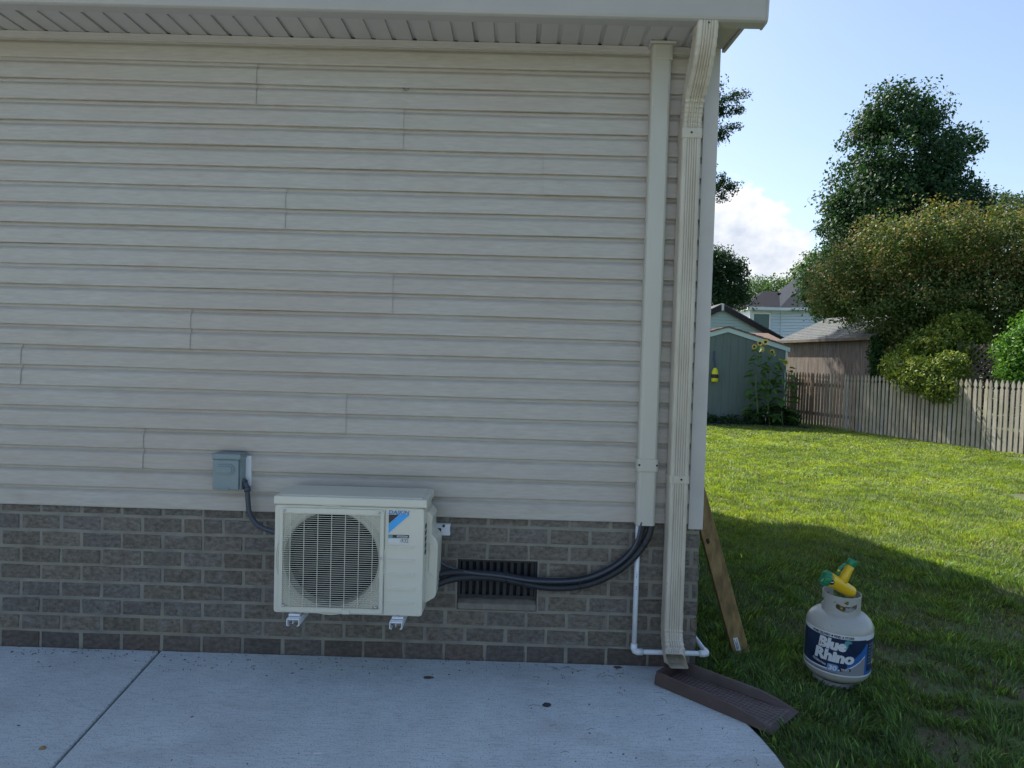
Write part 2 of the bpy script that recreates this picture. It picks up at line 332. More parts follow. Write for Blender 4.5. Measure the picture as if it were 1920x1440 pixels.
patio = bpy.data.objects.new('patio', None); COL.objects.link(patio); patio['kind'] = 'structure'
jx = lambda y: -1.785-y*0.1215
edge = [(0.955, 0.0), (0.955, -.07), (1.005, -.32), (1.041, -.572), (1.061, -.678), (1.075, -.80), (1.078, -.95), (1.085, -1.6), (1.09, -10.0)]  # slab run on unseen behind the camera, added to bounce warm sunlight
def slab(name, poly, nx_=40):
    b = MB(); b.prism(poly, 'z', -.10, 0.0); return b.build(name, MT['concrete'], patio, kind='structure', bevel=.008)
slab('concrete_slab', [(jx(-.001)+.006, -.001), (jx(-10)+.006, -10.0)]+[p for p in reversed(edge[1:])]+[(0.955, -.001)])
slab('concrete_slab', [(-7, -.001), (-7, -10.0), (jx(-10)-.006, -10.0), (jx(-.001)-.006, -.001)])
b = MB(); b.prism([(jx(0)-.0058, 0), (jx(0)+.0058, 0), (jx(-10)+.0058, -10), (jx(-10)-.0058, -10)], 'z', -.10, -.022)
b.build('joint_filler', MT['stone'], patio, kind='structure')

# ------------------------------------------------------------------ house
house = thing('house', 'beige vinyl sided house on a brown brick base, gutter and soffit above', 'house', (-3, 0, 0))
def sub(name, parent, label=None):
    o = bpy.data.objects.new(name, None); COL.objects.link(o); o.parent = parent; return o
# brick base: mortar core with each brick on it
CO, BP = 0.0862, 0.2072
VX0, VX1, VZ0, VZ1 = -.272, .134, .318, .517     # crawl space vent opening
SILLZ = .259
bw = MB()
DEP = .10
bw.box(-7, VX0, .0035, DEP, -.1, .76); bw.box(VX1, BX-.004, .0035, DEP, -.1, .76)
bw.box(VX0, VX1, .0035, DEP, -.1, SILLZ); bw.box(VX0, VX1, .0035, DEP, VZ1, .76)
bw.box(-7, BX-.009, DEP, .2, -.1, .76); bw.box(BX-.11, BX-.009, .2, 5.2, -.1, .76)
wall = bw.build('brick_wall', MT['mortar'], house)
def brick_mesh(seed, w, h, mk='brick', dd=.09):
    r = random.Random(seed); bm = bmesh.new(); bmesh.ops.create_cube(bm, size=1)
    for v in bm.verts: v.co = Vector((v.co.x*w, v.co.y*dd, v.co.z*h))
    bmesh.ops.bevel(bm, geom=[e for e in bm.edges], offset=.0045, segments=2, affect='EDGES')
    for v in bm.verts: v.co += Vector((r.uniform(-1, 1)*.0022, r.uniform(-1, 1)*.0018, r.uniform(-1, 1)*.0022))
    me = bpy.data.meshes.new('brick'); bm.to_mesh(me); bm.free(); me.materials.append(MT[mk]); return me
bmeshes = {}
def brick(xa, xb, za, zb, yoff=0):
    w, h = round(xb-xa, 3), round(zb-za, 3); k = (w, h, random.randrange(9), 'brick_damp' if za < .05 else 'brick')
    if k not in bmeshes: bmeshes[k] = brick_mesh(k[2]*977+int(w*1000), w, h, k[3])
    o = bpy.data.objects.new('brick', bmeshes[k]); COL.objects.link(o); o.parent = wall
    o.location = Vector(((xa+xb)/2, .045+random.uniform(-.0012, .0018), (za+zb)/2))-wloc(wall); o.rotation_euler = (0, random.uniform(-.003, .003), 0)
xa0 = at(75.6, 1190, 0).x
for r_ in range(9):
    z0 = r_*CO+(.004 if r_ else -.02); z1 = (r_+1)*CO-.0055
    off = xa0+(BP/2 if r_ % 2 else 0)
    n0 = int((-3.55-off)/BP)-1
    for n in range(n0, 40):
        a = off+n*BP+.0048+random.uniform(-.0015, .0015); c = off+(n+1)*BP-.0048+random.uniform(-.0015, .0015)
        if a > BX-.03: break
        c = min(c, BX)
        segs = [(a, c)]
        if r_ == 7 and abs((a+c)/2-at(360, 985, 0).x) < BP/2: segs = [(a, (a+c)/2-.0045), ((a+c)/2+.0045, c)]
        for (p, q) in segs:
            if z1 > SILLZ+.01 and z0 < VZ1-.01:
                if p < VX0 < q: q = VX0-.006
                elif p < VX1 < q: p = VX1+.006
                elif p >= VX0-.01 and q <= VX1+.01: continue
            if q-p > .02: brick(p, q, z0, z1)
sb = MB()   # gable-end courses, out of the photograph's sight
for r_ in range(9):
    for n in range(0, 25):
        a = .105+(n*BP)+(BP/2 if r_ % 2 else 0); sb.box(BX-.05, BX, a, a+BP-.01, r_*CO+.004, (r_+1)*CO-.0055)
sb.build('brick_course', MT['brick'], wall, kind='stuff')
b = MB(); b.prism([(VX0+.001, 0), (VX1-.001, 0)][:0] or [(-.006, SILLZ+.004), (-.006, SILLZ+.035), (.06, VZ0), (.06, SILLZ+.004)], 'x', VX0+.003, VX1-.003)
b.build('vent_sill', MT['sill'], wall, bevel=.004)
# siding panels, two courses each
SZ, SP = .7330, .1016
prof = [(0.008, .0022), (-.0150, .0005), (-.0195, .0030), (-.0200, .0075), (-.0170, .068), (-.0142, .0750), (-.0030, .0880), (-.0008, .1037)]
sidewall = MB(); sidewall.box(-7, BX-.02, .016, .12, .75, 3.10); sid = sidewall.build('siding', MT['trim'], house)
def lap(mb, x0, x1, zb, ncourse, out=0.0, wav=None, p=SP, Y=0.0, seg=.22):
    n = max(1, int((x1-x0)/seg)); xs = [x0+(x1-x0)*i/n for i in range(n+1)]
    for c in range(ncourse):
        z0 = zb+c*p; vs = []; k = len(prof)
        for x in xs:
            w = .0010*math.sin(x*2.3+z0*9)+.0007*math.sin(x*6.1+z0*23)
            oy = .0012*math.sin(x*3.1+z0*31)+.0008*math.sin(x*9.7+z0*17)
            for (yy, zz) in prof: vs.append((x, Y+yy*(p/SP)-out+oy, z0+zz*(p/SP)+w))
        fs = [(i*k+j, (i+1)*k+j, (i+1)*k+j+1, i*k+j+1) for i in range(n) for j in range(k-1)]
        mb.add(vs, fs, 0)
joints = {10: 476, 9: 750, 8: 1026, 7: 530, 5: 730, 4: 353, 3: 37, 2: 643, 1: 265}
jy = {10: 170, 9: 253, 8: 330, 7: 397, 5: 553, 4: 619, 3: 684, 2: 777, 1: 843}
for r_ in range(12):
    zb = SZ+r_*2*SP; nc = 2 if r_ < 11 else 1; L0, L1 = -6.9, .885
    js = [at(joints[r_], jy[r_], 0).x] if r_ in joints else ([at(1084, 120, 0).x] if r_ == 11 else [-3.3+(r_ % 3)*.4])
    if js[0] > -1.6: js = [js[0]-3.66]+js
    js = [j for j in js if j > L0]
    bounds = [L0]+js+[L1]
    nb_ = len(bounds)-1; flip = js and js[-1] < 0
    for k in range(nb_):
        mb = MB(); a, c = bounds[k], bounds[k+1]; outp = (nb_-1-k) % 2 == (1 if flip else 0)
        lap(mb, a-(.02 if (k and outp) else 0), c+(.02 if (outp and k < nb_-1) else 0), zb, nc, out=.0042 if outp else 0)
        # returned end edge: the overlapping panel's cut end has thickness
        mb.build('siding_panel', MT['siding'], sid, recalc=False, solid=.0011)
    jm = MB()
# ledger channel and frieze under the soffit
b = MB(); b.box(-6.9, .885, -.016, .0, 3.064, 3.0985); b.box(-6.9, .885, -.019, -.0165, 3.064, 3.068); b.box(-6.9, .885, -.020, -.0165, 3.078, 3.0815)
b.build('channel_trim', MT['trim'], house, bevel=.001)
b = MB(); b.prism([(.884, 0), (.884, -.026), (.955, -.026), (.957, -.024), (.957, .07), (.953, .07), (.953, 0)], 'z', .712, 3.10)
b.build('corner_post', MT['trim'], house, bevel=.0015)
b = MB(); lap_z = SZ
for i in range(23):
    z0 = SZ+i*SP; b.prism([(.953, z0), (.966, z0), (.956, z0+SP), (.953, z0+SP)][:4], 'y', .07, 5.2)
b.build('gable_siding', MT['siding'], house)
# soffit: sheet with V grooves, one panel per 12 inches (three grooves each)
SOF = 3.1005; g0 = at(1005, 81.7, -.0).x; sof = sub('soffit', house)
x = g0+.1016*(-90)
def sofpanel(xa):
    mb = MB(); pts = []
    for k in range(3):
        a = xa+k*.1016; d = .010 if k else .014
        pts += [(a, 0), (a+.002, -.0)][:1]+[(a+.001, d*.8), (a+.020, d*.8), (a+.0215, 0)]
    pts.append((xa+.3048, 0))
    vs = []
    for yy in (-.262, .0):
        for (px_, dz) in pts: vs.append((px_, yy, SOF+dz))
    n = len(pts); mb.add(vs, [(i, i+1, n+i+1, n+i) for i in range(n-1)])
    return mb
k = 0; xx = g0-.1016*78
while xx < .90:
    mb = sofpanel(xx); mb.build('soffit_panel', MT['soffit'], sof, recalc=False, solid=-.0012); xx += .3048
# fascia, rake return, gutter
b = MB(); b.box(-6.9, .985, -.286, -.262, 3.088, 3.235); b.box(-6.9, .985, -.2615, -.240, 3.0905, 3.0985)
b.prism([(.80, -.285), (.985, -.285), (.966, -.02), (.80, -.02)], 'z', 3.0925, 3.0975)
b.build('fascia', MT['gutter'], house, bevel=.001)
b = MB(); b.prism([(.968, .0), (.986, -.287), (1.0, -.287), (.984, .0)], 'z', 3.083, 3.24)
b.build('rake_return', MT['gutter'], house, bevel=.001)
GX = at(1442, 10, -.37).x
gut = [(-.287, 3.072), (-.335, 3.070), (-.340, 3.074), (-.345, 3.090), (-.372, 3.150), (-.400, 3.190), (-.400, 3.215), (-.392, 3.215), (-.392, 3.195), (-.287, 3.195)]
b = MB(); b.prism([(-.287, 3.068), (-.350, 3.068), (-.362, 3.074), (-.366, 3.085), (-.372, 3.160), (-.398, 3.190), (-.400, 3.215), (-.287, 3.215)], 'x', -6.9, GX-.004)
gt = b.build('gutter', MT['gutter'], house, bevel=.002)
b = MB(); b.prism([(-.286, 3.064), (-.352, 3.064), (-.366, 3.071), (-.370, 3.085), (-.376, 3.160), (-.402, 3.188), (-.404, 3.219), (-.286, 3.219)], 'x', GX-.010, GX)
b.build('gutter_cap', MT['gutter'], gt, bevel=.001)
# roof, gable end and back
RY0, RY1, RM, RZ = -.36, 5.75, 2.65, 5.55
b = MB(); b.prism([(RY0, 3.21), (RM, RZ), (RY1, 3.21), (RY1, 3.30), (RM, RZ+.1), (RY0, 3.30)], 'x', -7, 1.06)
b.build('roof', MT['shingle_mid'], house)
b = MB(); b.prism([(0.02, 3.10), (RM, RZ-.1), (5.2, 3.10)], 'x', .84, .95); b.box(-7, .95, 5.1, 5.2, 0, 3.2)
b.box(.84, .95, .12, 5.1, .75, 3.10)
b.build('gable', MT['trim'], house)
# crawl space vent
b = MB(); b.box(VX0+.002, VX1-.002, .055, .062, VZ0-.01, VZ1)     # back
vt = b.build('foundation_vent', MT['vent'], house)
b = MB()
for (za, zb) in ((VZ0, VZ0+.014), (VZ1-.014, VZ1-.002), ((VZ0+VZ1)/2-.006, (VZ0+VZ1)/2+.006)): b.box(VX0+.002, VX1-.002, .018, .05, za, zb)
for xx in (VX0+.002, VX1-.014): b.box(xx, xx+.012, .0185, .0495, VZ0, VZ1-.002)
b.build('vent_frame', MT['vent'], vt)
nb = 11
sl0 = MB(); sl0.box(-.009, .009, -.012, .012, -.090, .090)
src = sl0.build('vent_slat', MT['vent'], vt, world=False); 
for i in range(nb):
    xx = VX0+.028+i*(VX1-VX0-.056)/(nb-1)
    if i == 0: src.location = Vector((xx, .034, (VZ0+VZ1)/2))-wloc(vt); src.rotation_euler = (0, 0, .25)
    else: inst(src, (xx, .034, (VZ0+VZ1)/2), vt, rot=(0, 0, .25))
# old insect nest / scuffs on siding
b = MB(); c = at(762, 166, -.012)
for i in range(9):
    a = random.uniform(0, 6.28); b.tube([c+Vector((math.cos(a)*.014, 0, math.sin(a)*.010)), c+Vector((math.cos(a+1.2)*.017, -.004, math.sin(a+1.2)*.011))], .0014, 5)
prop(b.build('cobweb_scrap', MT['debris']), 'small dark scrap of insect nest stuck high on the siding', 'nest')

# ------------------------------------------------------------------ disconnect box and whip
X0, X1, Z0, Z1 = -1.487, -1.345, .852, 1.036
bx = thing('disconnect_box', 'grey metal electrical disconnect box on the siding', 'electrical box', ((X0+X1)/2, 0, Z0))
b = MB(); b.cbox(X0+.004, X1-.004, -.085, -.020, Z0, Z1-.018, .004); b.build('box_body', MT['greybox'], bx)
b = MB(); b.cbox(X0+.001, X1-.012, -.103, -.0855, Z0+.004, Z1-.030, .005); lid = b.build('box_cover', MT['greybox'], bx)
b = MB(); b.cbox(X0-.002, X1, -.108, -.018, Z1-.0295, Z1, .006); b.build('box_hood', MT['greybox'], bx)
b = MB()
def rrect(cx, cz, w, h, r, n=6):
    out = []
    for (sx, sz, a0) in ((1, 1, 0), (-1, 1, 90), (-1, -1, 180), (1, -1, 270)):
        for i in range(n+1):
            a = R(a0+90*i/n); out.append((cx+sx*(w/2-r)+r*math.cos(a), cz+sz*(h/2-r)+r*math.sin(a)))
    return out
ccx, ccz = X0+.061, Z1-.078
b.prism(rrect(ccx, ccz, .098, .050, .022), 'y', -.109, -.1032); b.prism(rrect(ccx, ccz, .080, .032, .014), 'y', -.1145, -.1088)
b.build('embossed_plate', MT['greybox'], lid, bevel=.0015)
b = MB(); b.box(ccx-.025, ccx+.025, -.107, -.1035, Z0+.002, Z0+.012); b.build('hasp', MT['greybox'], lid)
b = MB(); b.cbox(X0+.02, X1+.022, -.028, -.004, Z0+.012, Z1-.018, .003); b.build('mounting_block', MT['white'], bx)
b = MB(); b.tube(catmull([(X1-.014, -.05, .895), (X1+.004, -.062, .885), (X1+.018, -.066, .862), (-1.322, -.064, .80), (-1.315, -.062, .74), (-1.285, -.062, .69), (-1.235, -.07, .662), (-1.16, -.10, .655), (-1.07, -.12, .655)], 8), .0125, 12)
wh = b.build('electrical_whip', MT['conduit']); prop(wh, 'dark grey flexible conduit curving from the box to the unit', 'conduit')
b = MB(); b.tube([(X1-.016, -.048, .897), (X1+.004, -.060, .888)], .017, 12); b.tube([(X1+.016, -.066, .868), (X1+.021, -.066, .845)], .0165, 12)
b.build('conduit_fitting', MT['conduit'], wh)

# ------------------------------------------------------------------ outdoor AC unit
AX0, AX1, AY0, AY1, AZ0, AZ1 = -1.092, -.405, -.345, -.072, .343, .846
ac = thing('air_conditioner', 'cream outdoor air conditioner unit bracketed to the brick wall', 'air conditioner', ((AX0+AX1)/2, -.2, AZ0))
b = MB(); FC = Vector((-.832, 0, .595)); FR = .229
# sides, top, back, bottom as a chamfered shell without front
ch = .016
def shell(mb, y): pass
outer = rrect((AX0+AX1)/2, (AZ0+AZ1)/2, AX1-AX0, AZ1-AZ0, .014, 4)
n = len(outer)
rings = [(AY1, 0), (AY0+.006, 0), (AY0+.0015, .0015), (AY0, .005)]
vs = []
cxx, czz = (AX0+AX1)/2, (AZ0+AZ1)/2
for (yy, ins) in rings:
    for (px_, pz_) in outer: vs.append((cxx+(px_-cxx)*(1-ins/.34), yy, czz+(pz_-czz)*(1-ins/.26)))
fs = [(i*n+j, (i+1)*n+j, (i+1)*n+(j+1) % n, i*n+(j+1) % n) for i in range(3) for j in range(n)]+[tuple(range(n))]
b.add(vs, fs)
# front plate with round fan opening
inner = vs[3*n:4*n]; K = 96
ring = [(FC.x+FR*math.cos(2*math.pi*i/K), AY0, FC.z+FR*math.sin(2*math.pi*i/K)) for i in range(K)]
def rayrect(a):
    dx, dz = math.cos(a), math.sin(a); ts = []
    if dx > 1e-9: ts.append((AX1-.005-FC.x)/dx)
    if dx < -1e-9: ts.append((AX0+.005-FC.x)/dx)
    if dz > 1e-9: ts.append((AZ1-.005-FC.z)/dz)
    if dz < -1e-9: ts.append((AZ0+.005-FC.z)/dz)
    t = min(ts); return (FC.x+t*dx, AY0, FC.z+t*dz)
angs = sorted([2*math.pi*i/K for i in range(K)]+[math.atan2(z_-FC.z, x_-FC.x) % (2*math.pi) for x_ in (AX0+.005, AX1-.005) for z_ in (AZ0+.005, AZ1-.005)])
A = len(angs); vo = [rayrect(a) for a in angs]; vi = [(FC.x+FR*math.cos(a), AY0, FC.z+FR*math.sin(a)) for a in angs]
vi2 = [(FC.x+(FR-.010)*math.cos(a), AY0+.012, FC.z+(FR-.010)*math.sin(a)) for a in angs]; vi3 = [(FC.x+(FR-.012)*math.cos(a), AY0+.075, FC.z+(FR-.012)*math.sin(a)) for a in angs]
b.add(vo+vi+vi2+vi3, [(q*A+i, q*A+(i+1) % A, (q+1)*A+(i+1) % A, (q+1)*A+i) for q in range(3) for i in range(A)])
b.build('casing', MT['ac'], ac)
b = MB(); b.box(AX0+.02, AX1-.02, AY0+.078, AY0+.082, AZ0+.02, AZ1-.02); b.build('coil', MT['ac_in'], ac)
# bell mouth rings
b = MB()
for rr in (.2365, .244, .2515): b.lathe([(rr-.0035, AY0-.001), (rr-.002, AY0-.005), (rr+.002, AY0-.005), (rr+.0035, AY0-.001)], (FC.x, 0, FC.z), 72, axis='y')
b.build('bell_mouth', MT['ac'], ac)
# fan
fan = MB(); fan.lathe([(0, AY0+.018), (.03, AY0+.020), (.042, AY0+.028), (.045, AY0+.06)], (FC.x, 0, FC.z), 24, axis='y'); fan_o = fan.build('fan', MT['blade'], ac)
for kk in range(3):
    fb = MB(); a0 = kk*2.094+.4; vs = []; nr, na = 5, 8
    for i in range(nr+1):
        r_ = .035+(.185-.035)*i/nr
        for j in range(na+1):
            a = a0+(1.5*(j/na)-.35*(i/nr)); yy = AY0+.025+.045*(j/na)
            vs.append((FC.x+r_*math.cos(a), yy, FC.z+r_*math.sin(a)))
    fb.add(vs, [(i*(na+1)+j, i*(na+1)+j+1, (i+1)*(na+1)+j+1, (i+1)*(na+1)+j) for i in range(nr) for j in range(na)], 0, True)
    fb.build('fan_blade', MT['blade'], fan_o, solid=.002)
# grille frame and wires
gx0, gx1, gz0, gz1 = at(523, 1050, -.352).x, at(719, 1050, -.352).x, .352, .834
b = MB(); fwid = .017
ring_o = rrect((gx0+gx1)/2, (gz0+gz1)/2, gx1-gx0, gz1-gz0, .018, 5); ring_i = rrect((gx0+gx1)/2, (gz0+gz1)/2, gx1-gx0-2*fwid, gz1-gz0-2*fwid-.012, .006, 5)
n = len(ring_o)
vs = [(p[0], AY0+.002, p[1]) for p in ring_o]+[(cx_[0], AY0-.010, cx_[1]) for cx_ in ring_o]+[(p[0], AY0-.012, p[1]) for p in rrect((gx0+gx1)/2, (gz0+gz1)/2, gx1-gx0-.006, gz1-gz0-.006, .016, 5)]+[(p[0], AY0-.012, p[1]) for p in ring_i]+[(p[0], AY0+.002, p[1]) for p in ring_i]
b.add(vs, [(q*n+i, q*n+(i+1) % n, (q+1)*n+(i+1) % n, (q+1)*n+i) for q in range(4) for i in range(n)])
gf = b.build('grille_frame', MT['ac'], ac)
b = MB(); wx0, wx1, wz0, wz1 = gx0+fwid-.003, gx1-fwid+.003, gz0+fwid+.003, gz1-fwid-.003
nh = 45
for i in range(nh):
    z = wz0+(wz1-wz0)*(i+.5)/nh; b.box(wx0, wx1, AY0-.0145, AY0-.0105, z-.0009, z+.0009)
for i in range(7):
    x = wx0+(wx1-wx0)*(i+.62)/7.2; b.box(x-.0013, x+.0013, AY0-.0175, AY0-.0146, wz0, wz1)
b.build('wire_guard', MT['ac'], gf)
for (px_, py_) in ((533, 957), (711, 962), (714, 1047), (531, 1136), (704, 1140)):
    c = at(px_, py_, AY0-.018); b = MB(); b.lathe([(0, -.004), (.005, -.004), (.006, 0), (.006, .003)], (c.x, c.y, c.z), 12, axis='y')
    b.build('screw', MT['steel'], gf)
b = MB(); c = at(648, 1150, AY0-.014); b.cbox(c.x-.018, c.x+.018, AY0-.018, AY0-.010, c.z-.004, c.z+.014, .002); b.build('tab', MT['ac'], gf)
# service panel ledges
px0, px1 = at(727, 1060, AY0).x, at(777, 1060, AY0).x
b = MB()
for py_ in (1025, 1051, 1077.5, 1105, 1131):
    z = at(752, py_, AY0).z; b.prism([(AY0+.001, z+.009), (AY0-.0075, z+.003), (AY0-.0075, z-.001), (AY0+.001, z-.001)], 'x', px0, px1)
b.build('panel_ledge', MT['ac'], ac)
b = MB(); b.box(gx1+.002, gx1+.0035, AY0-.0008, AY0+.001, AZ0+.006, AZ1-.01); b.build('panel_seam', MT['rubber'], ac)
# lid
b = MB(); b.cbox(AX0-.004, AX1+.012, AY0-.008, AY1+.01, .8475, .886, .007); b.cbox(AX0+.02, AX1-.012, AY0+.016, AY1-.012, .884, .8895, .0025)
b.build('lid', MT['ac'], ac)
# maker's mark on the service panel
YL = AY0-.0012
def zp(zx, zy, Y=YL): return at(380+zx/4, 830+zy/4, Y)
badge = sub('badge', ac)
def flat(poly, name, m_, y=YL, par=badge, th=.0009):
    b_ = MB(); pts = [zp(*p) for p in poly]; b_.prism([(p.x, p.z) for p in pts], 'y', y, y-th); return b_.build(name, m_, par)
flat([(1396, 540), (1473, 540), (1396, 608)], 'black_triangle', MT['pblack'])
flat([(1476, 540), (1551, 538), (1545, 548), (1394, 678), (1395, 612)], 'blue_band', MT['cyan'])
flat([(1392, 690), (1548, 693), (1547, 716), (1392, 713)], 'dark_strip', MT['pblack'])
flat([(1392.5, 689), (1425, 690), (1425, 714.5), (1392.5, 713.5)], 'teal_patch', MT['teal'], y=YL-.0009)
flat([(1455, 700), (1462, 696), (1532, 699), (1541, 704), (1532, 711), (1462, 708)], 'white_oval', MT['lblwhite'], y=YL-.0009)
flat([(1464, 700.5), (1530, 703), (1530, 707), (1464, 704.5)], 'small_print', MT['pblack'], y=YL-.0020)
flat([(1390, 719), (1546, 722), (1544, 751), (1389, 747)], 'white_plate', MT['lblwhite'])
flat([(1483, 726), (1485, 726), (1484, 746), (1482, 746)], 'divider', MT['pblack'], y=YL-.0009)
def put_text(txt, zx, zy, h, wid, m_, bold, shear, par, y, name='lettering', tilt=0.0):
    vs, fs = text2d(txt, 1.0, bold, shear); xs = [v[0] for v in vs]; ys = [v[1] for v in vs]
    o = zp(zx, zy); sx = wid/(max(xs)-min(xs)); sy = h/(max(ys)-min(ys))
    b_ = MB(); b_.add([(o.x+(v[0]-min(xs))*sx, y, o.z+(v[1]-min(ys))*sy) for v in vs], fs); return b_.build(name, m_, par, recalc=False)
put_text('DAIKIN', 1395, 536, .0185, (zp(1552, 530).x-zp(1395, 530).x), MT['daikinblue'], .025, .2, badge, YL-.0012)
put_text('R32', 1492, 748, .0165, (zp(1541, 740).x-zp(1492, 740).x), MT['pblack'], .005, 0, badge, YL-.0012)
# valve cover and side details
b = MB(); vc = [(AX1-.004, .372), (AX1+.020, .386), (AX1+.046, .402), (AX1+.053, .42), (AX1+.057, .655), (AX1+.050, .678), (AX1+.028, .700), (AX1+.026, .758), (AX1+.030, .785), (AX1+.010, .812), (AX1-.004, .812)]
b.prism(vc, 'y', -.255, -.078)
vcov = b.build('valve_cover', MT['ac'], ac, bevel=.006)
b = MB(); b.prism([(AX1+.014, .53), (AX1+.044, .50), (AX1+.046, .64), (AX1+.016, .668)], 'y', -.2595, -.2545); b.build('cover_recess', MT['ac'], vcov, bevel=.002)
b = MB()
for i in range(5): b.box(AX1+.0005, AX1+.0022, -.30, -.262, .62+i*.030, .640+i*.030)
b.build('side_louvre', MT['rubber'], ac)
# feet
for fx in (at(551, 1160, -.36).x, at(745, 1170, -.36).x):
    b = MB(); b.cbox(fx-.026, fx+.026, -.358, -.325, AZ0-.010, AZ0-.001, .002); ft = b.build('foot', MT['white'], ac)
    b = MB(); b.lathe([(0, AZ0+.004), (.006, AZ0+.004), (.006, AZ0-.010)], (fx, -.351, 0), 10); b.build('bolt', MT['steel'], ft)
# bracket: rail on the wall and two support arms
br = thing('wall_bracket', 'white slotted steel bracket carrying the air conditioner', 'bracket', (-.75, 0, .31))
b = MB(); RX1 = at(844, 990, -.03).x; b.box(-1.12, RX1, -.030, -.003, .690, .702); b.box(-1.12, RX1, -.030, -.003, .6455, .657)
b.box(-1.12, -.395, -.034, -.0305, .6455, .702); b.box(RX1-.045, RX1, -.034, -.0305, .6455, .702)
b.box(-.395, RX1-.045, -.034, -.0305, .681, .702); b.box(-.395, RX1-.045, -.034, -.0305, .6455, .664)
b.build('rail', MT['white'], br, bevel=.001)
b = MB(); b.box(-.395, RX1-.04, -.026, -.006, .660, .686); b.build('slot_shadow_gap', MT['rubber'], br)
b = MB(); c = at(832, 986, -.034); b.lathe([(0, -.006), (.007, -.006), (.008, 0)], (c.x, c.y, c.z), 6, axis='y', smooth=False); b.build('hex_bolt', MT['screw'], br)
for fx in (at(549, 1165, -.385).x, at(742, 1175, -.385).x):
    zt = AZ0-.0125
    b = MB(); b.box(fx-.029, fx+.029, -.388, -.036, zt-.005, zt); b.box(fx-.029, fx-.0255, -.388, -.036, zt-.032, zt-.005); b.box(fx+.0255, fx+.029, -.388, -.036, zt-.032, zt-.005)
    b.box(fx-.0012, fx+.0012, -.386, -.04, zt-.024, zt-.005); b.box(fx-.0255, fx-.018, -.388, -.036, zt-.034, zt-.031); b.box(fx+.018, fx+.0255, -.388, -.036, zt-.034, zt-.031)
    arm = b.build('support_arm', MT['white'], br, bevel=.0008)
    b = MB(); b.cbox(fx-.022, fx+.022, -.350, -.326, zt+.0002, zt+.0026, .001); b.build('rubber_pad', MT['rubber'], arm)
    b = MB(); b.box(fx-.022, fx+.022, -.0355, -.004, .285, .645); b.build('upright', MT['white'], br)

# ------------------------------------------------------------------ refrigerant lines and cable
rl = thing('refrigerant_lines', 'pair of black insulated refrigerant pipes sweeping across the brick', 'pipe', (0, -.06, .43))
b = MB(); b.tube(catmull([(-.375, -.15, .474), (-.31, -.11, .480), (-.22, -.08, .474), (-.05, -.06, .462), (.09, -.052, .440), (.24, -.048, .434), (.36, -.048, .448), (.47, -.050, .492), (.56, -.052, .556), (.625, -.052, .635), (.655, -.052, .75)], 8), .0165, 14)
b.build('pipe', MT['black'], rl)
b = MB(); b.tube(catmull([(-.375, -.17, .432), (-.31, -.12, .446), (-.22, -.085, .452), (-.08, -.060, .446), (.06, -.050, .420), (.18, -.048, .402), (.30, -.048, .406), (.42, -.05, .436), (.54, -.058, .505), (.63, -.06, .595), (.682, -.055, .685), (.69, -.052, .75)], 8), .0175, 14)
b.build('pipe', MT['black'], rl)
b = MB(); b.tube(catmull([(-.40, -.06, .668), (-.372, -.075, .635), (-.362, -.08, .57), (-.345, -.085, .52), (-.28, -.085, .492), (-.20, -.092, .478), (-.05, -.085, .464), (.10, -.075, .442), (.24, -.070, .440), (.36, -.070, .455), (.47, -.074, .500), (.56, -.076, .566), (.615, -.073, .645), (.64, -.066, .75)], 8), .0072, 10)
cb = b.build('signal_cable', MT['conduit'], rl)
for (x_, z_, a_) in ((-.175, .462, 1.57), (.06, .432, 1.45), (.345, .427, 1.75), (.645, .64, 2.6), (-.02, .455, 1.5)):
    b = MB(); t = Vector((math.cos(a_-1.57), 0, math.sin(a_-1.57))); u = Vector((-t.z, 0, t.x)); pts = []
    for i in range(17):
        q = 2*math.pi*i/16; pts.append(Vector((x_, -.056, z_))+u*(math.cos(q)*.037)+Vector((0, math.sin(q)*.026, 0)))
    b.tube(pts, .0022, 6); b.build('zip_tie', MT['pblack'], rl)

# ------------------------------------------------------------------ line cover
lc = thing('line_set_cover', 'pale grey green plastic duct covering the pipes up the wall', 'pipe cover', (.664, 0, .73))
def chan(x0, x1, y1, c=.014): return [(x0, -.004), (x0, y1+c), (x0+c*.4, y1+c*.35), (x0+c, y1), (x1-c, y1), (x1-c*.4, y1+c*.35), (x1, y1+c), (x1, -.004)]
lx0, lx1 = .614, .709
b = MB(); b.prism(chan(lx0, lx1, -.072), 'z', .733, 3.04); b.build('duct', MT['cover'], lc)
b = MB(); b.prism(chan(lx0-.007, lx1+.006, -.079), 'z', 1.004, 1.066); cp = b.build('coupling', MT['cover'], lc, bevel=.002)
for sx in (lx0+.004, lx1-.004):
    b = MB(); b.lathe([(0, -.0012), (.0052, -.001), (.0052, .002)], (sx, -.0795, 1.036), 12, axis='y'); b.build('screw_hole', MT['pblack'], cp)
b = MB(); b.prism(chan(lx0-.003, lx1+.006, -.078), 'z', 3.015, 3.085)
b.prism([(lx0-.016, -.004), (lx0-.016, -.090), (lx1+.018, -.090), (lx1+.018, -.004)], 'z', 3.086, 3.098)
b.build('end_cap', MT['cover'], lc, bevel=.004)

